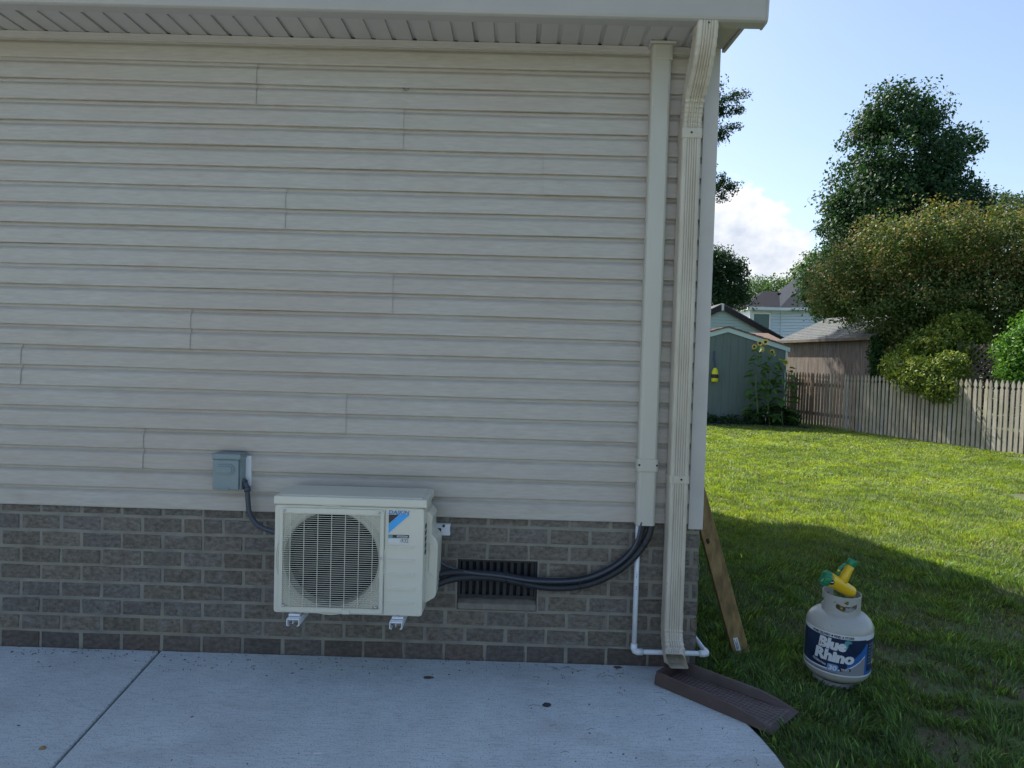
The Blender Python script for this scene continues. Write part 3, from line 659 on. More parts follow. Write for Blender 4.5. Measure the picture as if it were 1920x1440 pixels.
# ------------------------------------------------------------------ drain pipe
dr = thing('drain_pipe', 'thin white plastic drain pipe down the brick and round the corner', 'drain pipe', (.63, -.045, .09))
zx_ = .088; R_ = .0125
b = MB(); b.tube([(.629, -.045, .78), (.629, -.045, .12)], R_, 14); b.build('pipe', MT['pvc'], dr)
b = MB(); b.tube([(.655, -.045, zx_), (.968, -.045, zx_)], R_, 14); b.build('pipe', MT['pvc'], dr)
b = MB(); b.tube([(.995, -.02, zx_), (.988, .35, zx_-.01)], R_, 14); b.build('pipe', MT['pvc'], dr)
b = MB(); b.tube([(.629, -.045, .128), (.629, -.045, .105), (.634, -.045, .093), (.645, -.045, zx_), (.672, -.045, zx_)], .0168, 14); b.build('elbow', MT['pvc'], dr)
b = MB(); b.tube([(.957, -.045, zx_), (.982, -.045, zx_), (.993, -.04, zx_), (.996, -.028, zx_), (.995, -.006, zx_)], .0168, 14); b.build('elbow', MT['pvc'], dr)
b = MB()
for i in range(22):
    z = .66-i*.012
    if random.random() < .75 and not (.50 < z < .56): b.box(.6265, .6285+random.uniform(0, .002), -.0579, -.0570, z, z+random.uniform(.003, .008))
b.build('printed_marking', MT['pblack'], dr)

# ------------------------------------------------------------------ downspout
ds = thing('downspout', 'cream fluted metal downspout with elbows at the house corner', 'downspout', (.806, -.07, .07))
DX0, DX1 = .764, .852; DC = (DX0+DX1)/2; W, DD = DX1-DX0, .100
def dprofile(w, d, flute=.0045):
    """closed outline, (x across, n toward the viewer); fluted front"""
    pts = []; nf = 5; r = .012
    pts += [(-w/2+r*.3, -d/2+r*.3), (-w/2, -d/2+r), (-w/2, d/2-r), (-w/2+r*.3, d/2-r*.3), (-w/2+r, d/2)]
    x0, x1 = -w/2+.018, w/2-.014
    for i in range(nf):
        a = x0+(x1-x0)*i/nf; c = x0+(x1-x0)*(i+1)/nf; g = (c-a)
        pts += [(a, d/2), (a+g*.16, d/2-flute), (a+g*.40, d/2-flute), (a+g*.56, d/2)]
    pts += [(w/2-r, d/2), (w/2-r*.3, d/2-r*.3), (w/2, d/2-r), (w/2, -d/2+r), (w/2-r*.3, -d/2+r*.3)]
    return pts
def sweep(mb, path, w=W, d=DD, scale=None, close=False):
    """path: list of (x, y, z) centre line bending in the YZ plane"""
    P = [Vector(p) for p in path]; pr = dprofile(w, d); n = len(pr); vs = []
    for i, p in enumerate(P):
        t = (P[min(i+1, len(P)-1)]-P[max(i-1, 0)]).normalized(); nn = Vector((0, -1, 0)); nn = (nn-t*nn.dot(t)).normalized()
        if abs(t.y) > .999: nn = Vector((0, 0, -1))
        s_ = scale[i] if scale else 1.0
        for (a, c) in pr: vs.append(p+Vector((a*s_, 0, 0))+nn*(c*s_))
    k = len(P); mb.add(vs, [(i*n+j, i*n+(j+1) % n, (i+1)*n+(j+1) % n, (i+1)*n+j) for i in range(k-1) for j in range(n)])
YC = -.073
b = MB(); sweep(b, [(DC, YC, .30), (DC, YC, 2.66)]); b.build('pipe', MT['cream'], ds, recalc=True, solid=-.0012)
# upper offset: from the gutter outlet back to the wall with crimped elbows
def arc(y0, z0, a0, a1, rad, n, cy, cz):
    return [(DC, cy+rad*math.cos(a0+(a1-a0)*i/n), cz+rad*math.sin(a0+(a1-a0)*i/n)) for i in range(n+1)]
def bez(p0, p1, p2, n):
    return [(DC, (1-t)**2*p0[0]+2*t*(1-t)*p1[0]+t*t*p2[0], (1-t)**2*p0[1]+2*t*(1-t)*p1[1]+t*t*p2[1]) for t in [i/n for i in range(n+1)]]
low = bez((YC, 2.675), (YC, 2.775), (-.155, 2.86), 22)
path = [(DC, YC, 2.63), (DC, YC, 2.66)]+low
b = MB(); sc_ = [1.02, 1.02]+[1.0+(.034 if i % 3 == 1 else -.016) for i in range(len(low))]
sweep(b, path, scale=sc_); b.build('elbow', MT['cream'], ds, solid=-.0012)
uppr = bez((-.135, 2.84), (-.300, 2.955), (-.305, 3.075), 24)
b = MB(); sweep(b, uppr, scale=[1.06+(.020 if i % 3 == 1 else -.010) for i in range(len(uppr))]); b.build('elbow', MT['cream'], ds, solid=-.0012)
b = MB()
b.prism([(DX0-.004, -.018), (DX0-.004, -.122), (DX0+.006, -.1275), (DX1-.004, -.1275), (DX1+.004, -.122), (DX1+.004, -.018)], 'z', .958, .995)
b.box(DX0+.012, DX0+.0135, -.1300, -.1278, .958, .995)
st = b.build('strap', MT['cream'], ds, bevel=.0015)
b = MB(); b.lathe([(0, -.003), (.005, -.0025), (.005, 0)], (DC+.008, -.1285, .978), 10, axis='y'); b.build('screw', MT['screw'], st)
b = MB(); b.prism([(DX0-.004, -.018), (DX0-.004, -.122), (DX0+.006, -.1275), (DX1-.004, -.1275), (DX1+.004, -.122), (DX1+.004, -.018)], 'z', 2.625, 2.672)
st = b.build('strap', MT['cream'], ds, bevel=.0015)
b = MB(); b.lathe([(0, -.003), (.005, -.0025), (.005, 0)], (DC-.004, -.1285, 2.65), 10, axis='y'); b.build('screw', MT['screw'], st)
b = MB(); b.lathe([(0, -.003), (.004, -.0025), (.004, 0)], (DC, -.362, 3.058), 10, axis='y'); b.build('screw', MT['screw'], ds)
kick = bez((YC, .235), (YC, .150), (-.165, .115), 14)
b = MB(); kp = [(DC, YC, .315), (DC, YC, .30)]+kick+[(DC+.004, -.192, .106)]
sweep(b, kp, scale=[1.035, 1.03]+[1.02+(.030 if i % 3 == 1 else -.016) for i in range(len(kick))]+[1.0]); b.build('elbow', MT['cream'], ds, solid=-.0012)

# ------------------------------------------------------------------ splash block
sp_o = Vector((.716, -.200, 0)); dv = Vector((.728, -.685, 0)).normalized(); wv = Vector((-dv.y, dv.x, 0))
spb = thing('splash_block', 'dark brown plastic splash block under the downspout', 'splash block', tuple(sp_o))
def spt(a, w_, z): # a along, w_ across (0 = near side)
    p = sp_o+dv*a+wv*w_; return (p.x, p.y, z+.003-.010*a)
Ls = .60
def wid(a): return -.012-.028*(a/Ls), .185+.028*(a/Ls)
b = MB(); stations = [0, .012, .05, .15, .3, .42, .50, .57, .60]
hh = [.045, .062, .064, .062, .058, .054, .042, .022, .010]
vs = []; 
for a, h in zip(stations, hh):
    w0, w1 = wid(a); fl = .018 if a > .011 else .05
    cs = [(w0-.012, 0), (w0-.004, h*.96), (w0+.001, h), (w0+.007, h*.96), (w0+.022, fl), (w1-.026, fl), (w1-.014, h*.96), (w1-.004, h), (w1+.004, h*.96), (w1+.014, 0)]
    for (q, z) in cs: vs.append(spt(a, q, min(z, h)))
n = 10; k = len(stations)
fs = [(i*n+j, (i+1)*n+j, (i+1)*n+j+1, i*n+j+1) for i in range(k-1) for j in range(n-1)]+[(i*n, i*n+n-1, (i+1)*n+n-1, (i+1)*n) for i in range(k-1)]+[tuple(range(n)), tuple(range((k-1)*n, k*n))]
b.add(vs, fs); 
back = [spt(.0, *q) for q in ((-.02, 0), (-.008, .060), (.19, .060), (.2, 0))]+[spt(.016, *q) for q in ((-.02, 0), (-.004, .058), (.186, .058), (.2, 0))]
b.add(back, [(0, 1, 2, 3), (4, 7, 6, 5), (1, 5, 6, 2), (0, 4, 5, 1), (2, 6, 7, 3)])
b.build('trough', MT['brown'], spb, bevel=.003)
b = MB()
for i in range(27):
    a = .05+i*.02; w0, w1 = wid(a); p, q = Vector(spt(a, w0+.036, .0195)), Vector(spt(a, w1-.036, .0195)); b.tube([p, q], .0013, 4)
for w_ in np.linspace(0.03, .15, 6):
    b.tube([spt(.04, w_, .0198), spt(.58, w_, .0198)], .0013, 4)
b.build('floor_ribs', MT['brownline'], spb)

# ------------------------------------------------------------------ leaning board
p0, p1 = Vector((1.245, .20, .0)), Vector((.980, .52, 1.075)); ax = (p1-p0).normalized()
bd = thing('leaning_board', 'treated lumber board leaning on the side of the house', 'board', tuple(p0))
sx = (Vector((1, 0, 0))-ax*ax.x).normalized(); sy = ax.cross(sx)
b = MB(); vs = []
for z_ in (-.02, (p1-p0).length):
    for (a, c) in ((-.0445, -.019), (.0445, -.019), (.0445, .019), (-.0445, .019)): vs.append(p0+ax*z_+sx*a+sy*c)
b.add(vs, [(0, 1, 2, 3), (4, 7, 6, 5), (0, 4, 5, 1), (1, 5, 6, 2), (2, 6, 7, 3), (3, 7, 4, 0)])
b.build('lumber', MT['wood'], bd, bevel=.003)
fn = -sy if sy.y > 0 else sy
b = MB(); c = p0+ax*.045+sx*(-.012)+fn*.0198; vs = [c+sx*u_+(ax*v_) for (u_, v_) in ((-.012, -.03), (.012, -.03), (.012, .035), (-.012, .035))]; vs += [p+fn*.0008 for p in vs]
b.add(vs, [(0, 1, 2, 3), (4, 7, 6, 5), (0, 4, 5, 1), (1, 5, 6, 2), (2, 6, 7, 3), (3, 7, 4, 0)]); b.build('tag', MT['lblwhite'], bd)
b = MB()
for (u_, v0, v1) in ((-.007, -.022, .028), (-.002, -.022, .012), (.004, -.02, .028)):
    vs = [c+sx*a+ax*d_+fn*.0012 for (a, d_) in ((u_-.0015, v0), (u_+.0015, v0), (u_+.0015, v1), (u_-.0015, v1))]; b.add(vs, [(0, 1, 2, 3)])
b.build('tag_print', MT['pblack'], bd, recalc=False)
b = MB(); kc = p0+ax*.60+sx*(-.02)+fn*.0192; vs = [kc+sx*(.010*math.cos(t))+ax*(.016*math.sin(t))+fn*.0003 for t in [i*2*math.pi/14 for i in range(14)]]
b.add(vs, [tuple(range(14))]); b.build('knot', MT['knot'], bd, recalc=False)

# ------------------------------------------------------------------ propane tank
TK = Vector((1.634, -.068, -.024))
tank = thing('propane_tank', 'small grey propane tank with blue printed sleeve tilted on the grass', 'propane tank', tuple(TK), rot=(R(2.5), R(0.6), R(0)))
TR = .1535
prof_t = [(0, .040), (.06, .040), (.10, .045), (.132, .058), (.148, .078), (TR, .105), (TR, .300), (.151, .318), (.141, .338), (.122, .357), (.10, .368), (.07, .374), (0, .378)]
b = MB(); b.lathe(prof_t, n=64); b.build('vessel', MT['tank'], tank, world=False)
b = MB(); b.lathe([(.105, -.012), (.108, -.012), (.104, .040), (.100, .040), (.105, -.012)], n=48); b.build('foot_ring', MT['tank'], tank, world=False)
# view azimuth of the tank from the camera: label is centred toward the viewer
va = math.atan2(CAM[1]-TK.y, CAM[0]-TK.x)
# collar with hand holes
b = MB(); CR = .0885; nc_, nzc = 150, 40; z0c, z1c = .352, .462; vs = []; fs = []
def hole(a, z):
    # a: arc length from the hand-hole centre, z: height
    s_ = a
    if abs(s_) < .058 and abs(z-.410-.06*abs(s_)*0) < .026 and (z < .418+ (abs(s_)/.058)**2*.016) and (z > .390+(abs(s_)/.058)**2*.022): return True
    if (s_**2+(z-.436)**2)**.5 < .0095: return True
    return False
for i in range(nc_):
    for j in range(nzc+1):
        a = 2*math.pi*i/nc_; vs.append((CR*math.cos(a), CR*math.sin(a), z0c+(z1c-z0c)*j/nzc))
for i in range(nc_):
    for j in range(nzc):
        a = 2*math.pi*(i+.5)/nc_; z = z0c+(z1c-z0c)*(j+.5)/nzc; skip = False
        for ctr in (va+.28, va-1.75, va+2.3):
            dlt = (a-ctr+math.pi) % (2*math.pi)-math.pi
            if hole(dlt*CR, z): skip = True
        dback = (a-(va+math.pi)+math.pi) % (2*math.pi)-math.pi
        if abs(dback) < .45: skip = True
        if not skip: fs.append((i*(nzc+1)+j, ((i+1) % nc_)*(nzc+1)+j, ((i+1) % nc_)*(nzc+1)+j+1, i*(nzc+1)+j+1))
b.add(vs, fs, 0, True); b.build('collar', MT['tank'], tank, world=False, recalc=False, solid=.0028)
b = MB(); b.lathe([(.022, .372), (.022, .392), (.014, .396), (.014, .425), (0, .425)], n=16); b.tube([(0, 0, .405), (-.045*math.cos(va), -.045*math.sin(va)*-1, .405)], .012, 10)
vv = b.build('valve', mat('brass', (.35, .25, .09), rough=.35, metal=.9), tank, world=False)
# printed sleeve: a thin wrap in flat print colours
LZ0, LZ1, LR = .100, .303, TR+.0012
lbl = MB(); na, nz = 260, 96; HALF = 2.2
def lab_col(s, z):
    # s arc metres (+ right as seen), z 0..1
    H = LZ1-LZ0; y = z*H
    if y > H-.022: return 1 if s < .128 else 1             # white top strip
    if y < .006: return 1
    if s < -.215 or s > .245: return 3
    # right block: navy text panel on grey
    if s > .135: 
        if y > H-.026: return 1
        if .150 < s < .235 and .022 < y < H-.030: return 0
        return 2 if y < .16 else 0
    # lower-right grey swoosh
    arc_y = .028+.0+max(0, (s+.02))**2*3.2
    if y < arc_y-.006: return 3 if y > .006 else 1
    if y < arc_y: return 1
    if s > .045 and y < arc_y+.026+ (s-.045)*.25: return 2
    return 0
vs = []; fs = []; mi = []
for i in range(na+1):
    s = (-HALF+2*HALF*i/na)*LR
    a = va+s/LR
    for j in range(nz+1): vs.append((LR*math.cos(a), LR*math.sin(a), LZ0+(LZ1-LZ0)*j/nz))
for i in range(na):
    for j in range(nz):
        s = (-HALF+2*HALF*(i+.5)/na)*LR; fs.append((i*(nz+1)+j, (i+1)*(nz+1)+j, (i+1)*(nz+1)+j+1, i*(nz+1)+j+1)); mi.append(lab_col(s, (j+.5)/nz))
lbl.add(vs, fs, mi, True); lab = lbl.build('label_sleeve', [MT['navy'], MT['lblwhite'], MT['blue2'], MT['lblgrey']], tank, world=False, recalc=False)
def bend_text(txt, s0, y0, w_, h_, m_, bold=.03, shear=0, lift=.0012, slope=0.0, name='lettering'):
    vs, fs = text2d(txt, 1.0, bold, shear); xs = [v[0] for v in vs]; ys = [v[1] for v in vs]; out = []
    for v in vs:
        u_ = (v[0]-min(xs))/(max(xs)-min(xs)); t_ = (v[1]-min(ys))/(max(ys)-min(ys))
        s = s0+u_*w_; z = LZ0+y0+t_*h_+slope*u_*w_; a = va+s/LR; r_ = LR+lift; out.append((r_*math.cos(a), r_*math.sin(a), z))
    b_ = MB(); b_.add(out, fs); return b_.build(name, m_, lab, world=False, recalc=False)
def bend_poly(poly, m_, lift=.0010, name='print'):
    b_ = MB(); cxp = sum(p[0] for p in poly)/len(poly); cyp = sum(p[1] for p in poly)/len(poly); out = []
    for (s, y) in poly+[(cxp, cyp)]:
        a = va+s/LR; out.append(((LR+lift)*math.cos(a), (LR+lift)*math.sin(a), LZ0+y))
    n_ = len(poly); b_.add(out, [(i, (i+1) % n_, n_) for i in range(n_)]); return b_.build(name, m_, lab, world=False, recalc=False)
H = LZ1-LZ0
bend_text('HOME DELIVERY', -.128, H-.018, .092, .012, MT['pblack'], .035)
bend_text('FIND A STORE', -.020, H-.018, .088, .012, MT['pblack'], .035)
bend_poly([(-.029+.005*math.cos(t), H-.012+.005*math.sin(t)) for t in [i*.785 for i in range(8)]], MT['navy'], name='dot_mark')
bend_text('Blue', -.092, H-.082, .128, .056, MT['lblwhite'], .06, .12)
bend_text('Rhino', -.108, H-.140, .184, .056, MT['lblwhite'], .06, .12)
bend_text('CELEBRATING', -.118, .050, .070, .0105, MT['lblwhite'], .02, .1, slope=-.20)
bend_poly([(x_-.0, y_) for (x_, y_) in rrect(-.018, .035, .050, .034, .008, 3)], MT['ltblue'], name='number_plate')
bend_text('30', -.037, .0225, .038, .024, MT['lblwhite'], .04, .12, lift=.0018)
bend_poly([(.014, .024), (.062, .028), (.062, .043), (.014, .040)], MT['pblack'], name='dark_bar')
bend_text('YEARS', .018, .030, .038, .0090, MT['lblwhite'], .02, .12, lift=.0018)
bend_poly([(.028, H-.030), (.040, H-.024), (.055, H-.027), (.062, H-.036), (.052, H-.036), (.044, H-.044), (.043, H-.060), (.036, H-.070), (.028, H-.055), (.025, H-.042)], MT['teal'], name='curved_mark')
bend_poly([(-.084, H-.060), (-.080, H-.052), (-.076, H-.062), (-.077, H-.070), (-.083, H-.072), (-.087, H-.067)], MT['orange'], name='flame_mark')
bend_text('PROPANE EXCHANGE', -.10, .0085, .10, .0055, MT['navy'], .0)
for i in range(7): bend_poly([(.158, .152-i*.016), (.205+.02*((i*7) % 3)/3, .152-i*.016), (.205+.02*((i*7) % 3)/3, .156-i*.016), (.158, .156-i*.016)], MT['lblgrey'], name='fine_print')
bend_poly([(.205, .045), (.222, .045), (.222, .068), (.205, .068)], MT['lblwhite'], name='small_square')

# ------------------------------------------------------------------ hose nozzle on the tank
def tz(zx, zy, Y): return at(1420+zx/5.333, 1020+zy/5.333, Y)
YN = -.115
hn = thing('hose_nozzle', 'yellow and green garden hose nozzle lying in the tank collar', 'hose nozzle', tuple(tz(850, 400, YN)))
A_, B_ = tz(905, 462, YN+.01), tz(690, 348, YN-.02)
ctrl = [tz(935, 478, YN+.02), A_, tz(840, 420, YN), tz(770, 378, YN-.01), tz(715, 352, YN-.02)]
b = MB(); b.tube(catmull(ctrl, 6), [.029+.006*(i/24)**1.2 for i in range(25)], 20); b.build('barrel', MT['yellow'], hn)
b = MB(); d_ = (tz(640, 385, YN-.03)-tz(745, 330, YN-.02)); hd = Vector((-.90, .10, .36)).normalized(); q = hd.to_track_quat('Z', 'Y').to_matrix()
c = tz(700, 348, YN-.02); b.lathe([(.030, -.012), (.036, -.006), (.0372, .004), (.0372, .016), (.030, .024), (.022, .022), (0, .016)], c, 24, M=q)
hdo = b.build('spray_head', MT['green'], hn)
b = MB()
for i in range(14):
    a = i*2*math.pi/14; p = c+q @ Vector((.0372*math.cos(a), .0372*math.sin(a), .0)); b.tube([p, p+hd*.020], .0030, 6)
b.build('grip_rib', MT['green'], hdo)
b = MB(); H0, H1 = tz(850, 372, YN), tz(938, 205, YN+.01); hx = (H1-H0)
b.tube([H0-hx*.12, H0+hx*.3, H0+hx*.7, H1], [.025, .022, .0205, .020], 20); b.build('handle', MT['yellow'], hn)
q2 = hx.normalized().to_track_quat('Z', 'Y').to_matrix()
b = MB(); b.lathe([(.0205, -.018), (.0225, -.016), (.0232, .012), (.0225, .016), (.016, .016), (.015, -.004), (0, -.004)], H1+hx*.10, 24, M=q2); b.build('hose_coupling', MT['green'], hn)
b = MB(); b.tube(catmull([tz(800, 310, YN-.008), tz(815, 262, YN-.010), tz(862, 212, YN-.006), tz(885, 200, YN)], 5), [.007]*15+[.006], 10); b.build('trigger', MT['green'], hn)
b = MB(); b.tube([tz(800, 268, YN-.012), tz(822, 262, YN-.012)], .006, 10); b.build('lever_pin', MT['yellow'], hn)
b = MB(); cc = tz(745, 383, YN-.052); b.lathe([(0, -.001), (.0125, -.001), (.0125, .014)], cc, 20, axis='y'); bg_ = b.build('badge', MT['pblack'], hn)
b = MB(); b.box(cc.x-.009, cc.x+.009, cc.y-.0022, cc.y-.0011, cc.z-.0018, cc.z+.0018); b.build('badge_print', MT['lblwhite'], bg_)

# ------------------------------------------------------------------ little things lying on the slab
def lump(name, px, py, s, m_, label, cat, flat=.5, seed=1):
    c = gnd(px, py, 0); r = random.Random(seed); bm = bmesh.new(); bmesh.ops.create_icosphere(bm, subdivisions=2, radius=1)
    for v in bm.verts:
        k_ = 1+r.uniform(-.22, .22); v.co = Vector((v.co.x*s[0]*k_, v.co.y*s[1]*k_, v.co.z*s[2]*k_+s[2]*.8))
    me = bpy.data.meshes.new(name); bm.to_mesh(me); bm.free(); me.materials.append(m_); o = bpy.data.objects.new(name, me); COL.objects.link(o); o.location = c
    return prop(o, label, cat)
lump('stone', 1025, 1324, (.018, .012, .008), MT['stone'], 'dark pebble lying alone in the middle of the patio', 'stone', seed=3)
lump('dead_leaf', 803, 1271, (.024, .014, .003), MT['debris'], 'curled dark leaf on the patio below the unit', 'leaf', seed=4)
lump('dead_leaf', 1158, 1252, (.022, .012, .003), MT['debris'], 'brown leaf on the patio at the foot of the brick wall', 'leaf', seed=5)
lump('wood_chip', 80, 1404, (.012, .010, .005), MT['wood'], 'tiny tan chip on the slab left of the joint', 'wood chip', seed=6)
lump('paper_scrap', 596, 1414, (.016, .008, .003), MT['lblwhite'], 'tiny white scrap near the front of the patio', 'scrap', seed=8)
b = MB()   # pine needles, grit: nobody could count it
rr = random.Random(5)
for i in range(260):
    if rr.random() < .74: x_, y_ = rr.uniform(-2.5, .95), -abs(rr.gauss(0, .10))-.01
    elif rr.random() < .6: x_, y_ = rr.uniform(.1, 1.02), rr.uniform(-.95, -.05)
    else: x_, y_ = rr.uniform(-2.2, 1.0), rr.uniform(-1.1, 0)
    if x_ > .62 and y_ > -.5: 
        if (x_-.68)+(y_+.2) > -.05: continue
    a = rr.uniform(0, 3.14); L_ = rr.choice((.004, .006, .009, .035, .05)) if x_ > .1 else rr.choice((.003, .004, .007, .012))
    b.tube([(x_, y_, .0015), (x_+L_*.5*math.cos(a), y_+L_*.5*math.sin(a), .004), (x_+L_*math.cos(a+.3), y_+L_*math.sin(a+.3), .0015)], .0007 if L_ > .02 else .0016, 4)
prop(b.build('litter', MT['debris']), 'pine needles and grit scattered over the patio', 'litter', kind='stuff')

# ------------------------------------------------------------------ picket fence
FA, FB = Vector((7.55, 16.5, 0)), Vector((9.98, 8.6, 0)); fd = (FB-FA).normalized(); fnv = Vector((-fd.y*-1, fd.x*-1, 0))
fnv = Vector((fd.y, -fd.x, 0)); 
if fnv.x > 0: fnv = -fnv      # faces the lawn
fen = thing('picket_fence', 'weathered grey wooden picket fence with pointed tops along the lawn', 'fence', tuple(FA))
fang = math.atan2(fd.y, fd.x)
def picket(seed, m_):
    r = random.Random(seed); w, h, t = .0365, 1.40, .009
    out = [(-w, 0), (-w, h-.20), (-w*.55, h-.175), (-w*.50, h-.16), (-w*.95, h-.125), (-w*.90, h-.09), (-w*.45, h-.035), (0, h), (w*.45, h-.035), (w*.90, h-.09), (w*.95, h-.125), (w*.50, h-.16), (w*.55, h-.175), (w, h-.20), (w, 0)]
    out = [(a+r.uniform(-.001, .001), c) for a, c in out]; mb = MB(); mb.prism(out, 'y', -t, t); return mb
psrc = []
for sd, mm_ in ((1, 'fence_b'), (2, 'fence_b'), (3, 'fence'), (4, 'fence'), (5, 'fence')):
    mb = picket(sd, None); me = bpy.data.meshes.new('picket'); me.from_pydata(mb.v, [], mb.f); me.materials.append(MT[mm_]); psrc.append(me)
flen = (FB-FA).length; npk = int(flen/.112)
for i in range(npk+1):
    t_ = i*.112; P_ = FA+fd*t_; bright = t_/flen
    k_ = random.choice((0, 1)) if bright+random.uniform(-.08, .08) < .30 else random.choice((2, 3, 4))
    o = bpy.data.objects.new('picket', psrc[k_]); COL.objects.link(o); o.parent = fen
    o.location = P_+Vector((0, 0, random.uniform(-.012, .012)))+fnv*.02-wloc(fen); o.rotation_euler = (random.uniform(-.008, .008), random.uniform(-.012, .012), fang+random.uniform(-.04, .04))
for z_ in (.32, 1.08):
    b = MB(); q = fnv*-.012; vs = []
    for e in (FA-fd*.05, FB+fd*.1):
        for (dn, dz) in ((0, -.04), (0, .04), (-.04, .04), (-.04, -.04)): vs.append(e+fnv*(.006+dn)+Vector((0, 0, z_+dz)))
    b.add(vs, [(0, 1, 2, 3), (4, 7, 6, 5), (0, 4, 5, 1), (1, 5, 6, 2), (2, 6, 7, 3), (3, 7, 4, 0)]); b.build('fence_rail', MT['rail'], fen)
for i in range(4):
    P_ = FA+fd*(.3+i*2.4)-fnv*.085; b = MB(); b.box(P_.x-.045, P_.x+.045, P_.y-.045, P_.y+.045, -.05, 1.2); b.build('fence_post', MT['rail'], fen)
# lattice panel behind the fence
LA, LB = at(1800, 700, 12.4), at(1925, 700, 11.2)
lt = thing('lattice_panel', 'diagonal wooden lattice panel showing above the fence', 'lattice', (LA.x, LA.y, 0))
ld = Vector((LB.x-LA.x, LB.y-LA.y, 0)); ll = ld.length; ld.normalize()
for s_ in (1, -1):
    for i in range(-8, 14):
        a = i*.15; zb, zt = .75, 2.15; pts = []
        p = LA+ld*(a if s_ > 0 else a+0); q0 = Vector((p.x, p.y, zb)); q1 = q0+ld*(s_*(zt-zb))+Vector((0, 0, zt-zb))
        # clip to panel
        def clip(t): return q0+(q1-q0)*t
        ts = [t for t in np.linspace(0, 1, 29) if -.02 <= (clip(t)-Vector((LA.x, LA.y, 0))).dot(ld) <= ll+.02]
        if len(ts) < 3: continue
        e0, e1 = clip(ts[0]), clip(ts[-1]); n_ = ld.cross(Vector((0, 0, 1)))*(.006 if s_ > 0 else -.006)
        dd_ = (e1-e0).normalized(); sd_ = dd_.cross(n_.normalized())*.019; b = MB()
        vs = [e+n_*(1+c_)+sd_*u_ for e in (e0, e1) for (u_, c_) in ((-1, 0), (1, 0), (1, .9), (-1, .9))]
        b.add(vs, [(0, 1, 2, 3), (4, 7, 6, 5), (0, 4, 5, 1), (1, 5, 6, 2), (2, 6, 7, 3), (3, 7, 4, 0)]); b.build('lattice_strip', MT['lattice'], lt)
b = MB()
for e in (LA, LA+ld*ll): b.box(e.x-.04, e.x+.04, e.y-.04, e.y+.04, -.05, 2.2)
b.build('lattice_post', MT['lattice'], lt)

# ------------------------------------------------------------------ green garden shed
SY = 15.0; SX1 = 7.00; SPK = 5.47; SX0 = 2*SPK-SX1
shed = thing('garden_shed', 'dark green garden shed with pale trim at the back of the lawn', 'shed', (SPK, SY, 0))
ez = 1.96; pz = at(1365, 622, SY).z; slope = (pz-ez)/(SX1-SPK)
SD = 2.2
b = MB(); b.prism([(SX0, -.02), (SX1, -.02), (SX1, ez), (SPK, pz), (SX0, ez)], 'y', SY+.02, SY+SD); b.build('wall', MT['shedgreen'], shed)
xx = SX0
while xx < SX1-.01:
    x2 = min(xx+.203, SX1); zt1 = min(pz, ez+slope*min(xx-SX0, SX1-xx)); zt2 = min(pz, ez+slope*min(x2-SX0, SX1-x2))
    poly = [(xx+.0015, .04), (x2-.0015, .04), (x2-.004, zt2)]+([(SPK, pz)] if xx < SPK < x2 else [])+[(xx+.0015, zt1)]
    b = MB(); b.prism(poly, 'y', SY+.012, SY+.0195); b.build('siding_board', MT['shedgreen'], shed); xx += .203
ov = .10; th = .11
def rake(mb, side, y0, y1, t0, t1):
    xe = SX1+ov if side > 0 else SX0-ov; ze = ez-slope*ov
    mb.prism([(SPK, pz+t0), (xe, ze+t0), (xe, ze+t1), (SPK, pz+t1)], 'y', y0, y1)
for sd in (1, -1):
    b = MB(); rake(b, sd, SY-.03, SY-.003, -.01, th); b.build('fascia_board', MT['shedtrim'], shed)
    b = MB(); rake(b, sd, SY-.06, SY+SD+.05, th+.002, th+.03)
    for i in range(9):
        f0 = i/9; xe = (SX1+ov if sd > 0 else SX0-ov); xa_, xb_ = SPK+(xe-SPK)*f0, SPK+(xe-SPK)*(f0+1/9.5)
        za_, zb_ = pz-slope*abs(xa_-SPK)+th+.03, pz-slope*abs(xb_-SPK)+th+.03
        b.prism([(xa_, za_+.001), (xb_, zb_+.001), (xb_, zb_+.018), (xa_, za_+.004)], 'y', SY-.065, SY+SD+.055)
    b.build('roof', MT['shingle_br'], shed)
b = MB(); b.box(SX1+.002, SX1+.024, SY-.022, SY+.09, .02, ez+.02); b.box(SX1-.012, SX1+.0015, SY-.022, SY-.003, .02, ez+.01); b.build('corner_trim', MT['shedtrim'], shed)
b = MB(); b.box(SX0-.05, SX1+.05, SY-.06, SY+SD, -.05, .035); b.build('skid', MT['darkfascia'], shed)
# float hanging on the shed
c = at(1340, 716, SY-.10); k_ = 1/70.8
by = thing('marker_float', 'yellow and black float hanging on the green shed by a blue cord', 'float', (c.x, c.y, c.z))
b = MB(); b.lathe([(0, 0), (.075, .0), (.088, .018), (.088, .098)], (c.x, c.y, c.z), 20); b.build('lower_body', MT['buoyy'], by)
b = MB(); b.lathe([(.088, .098), (.0885, .10), (.0885, .198), (.086, .20)], (c.x, c.y, c.z), 20); b.build('band', MT['buoyb'], by)
b = MB(); b.lathe([(.088, .20), (.080, .26), (.058, .33), (.03, .362), (0, .372)], (c.x, c.y, c.z), 20); b.build('cap', MT['buoyy'], by)
b = MB(); b.tube([(c.x, c.y, c.z+.37), (c.x-.02, SY-.03, c.z+.60), (c.x-.02, SY-.012, c.z+.80)], .012, 6); b.tube([(c.x+.02, c.y+.03, c.z+.36), (c.x-.005, SY-.02, c.z+.62)], .010, 6); b.build('cord', MT['rope'], by)

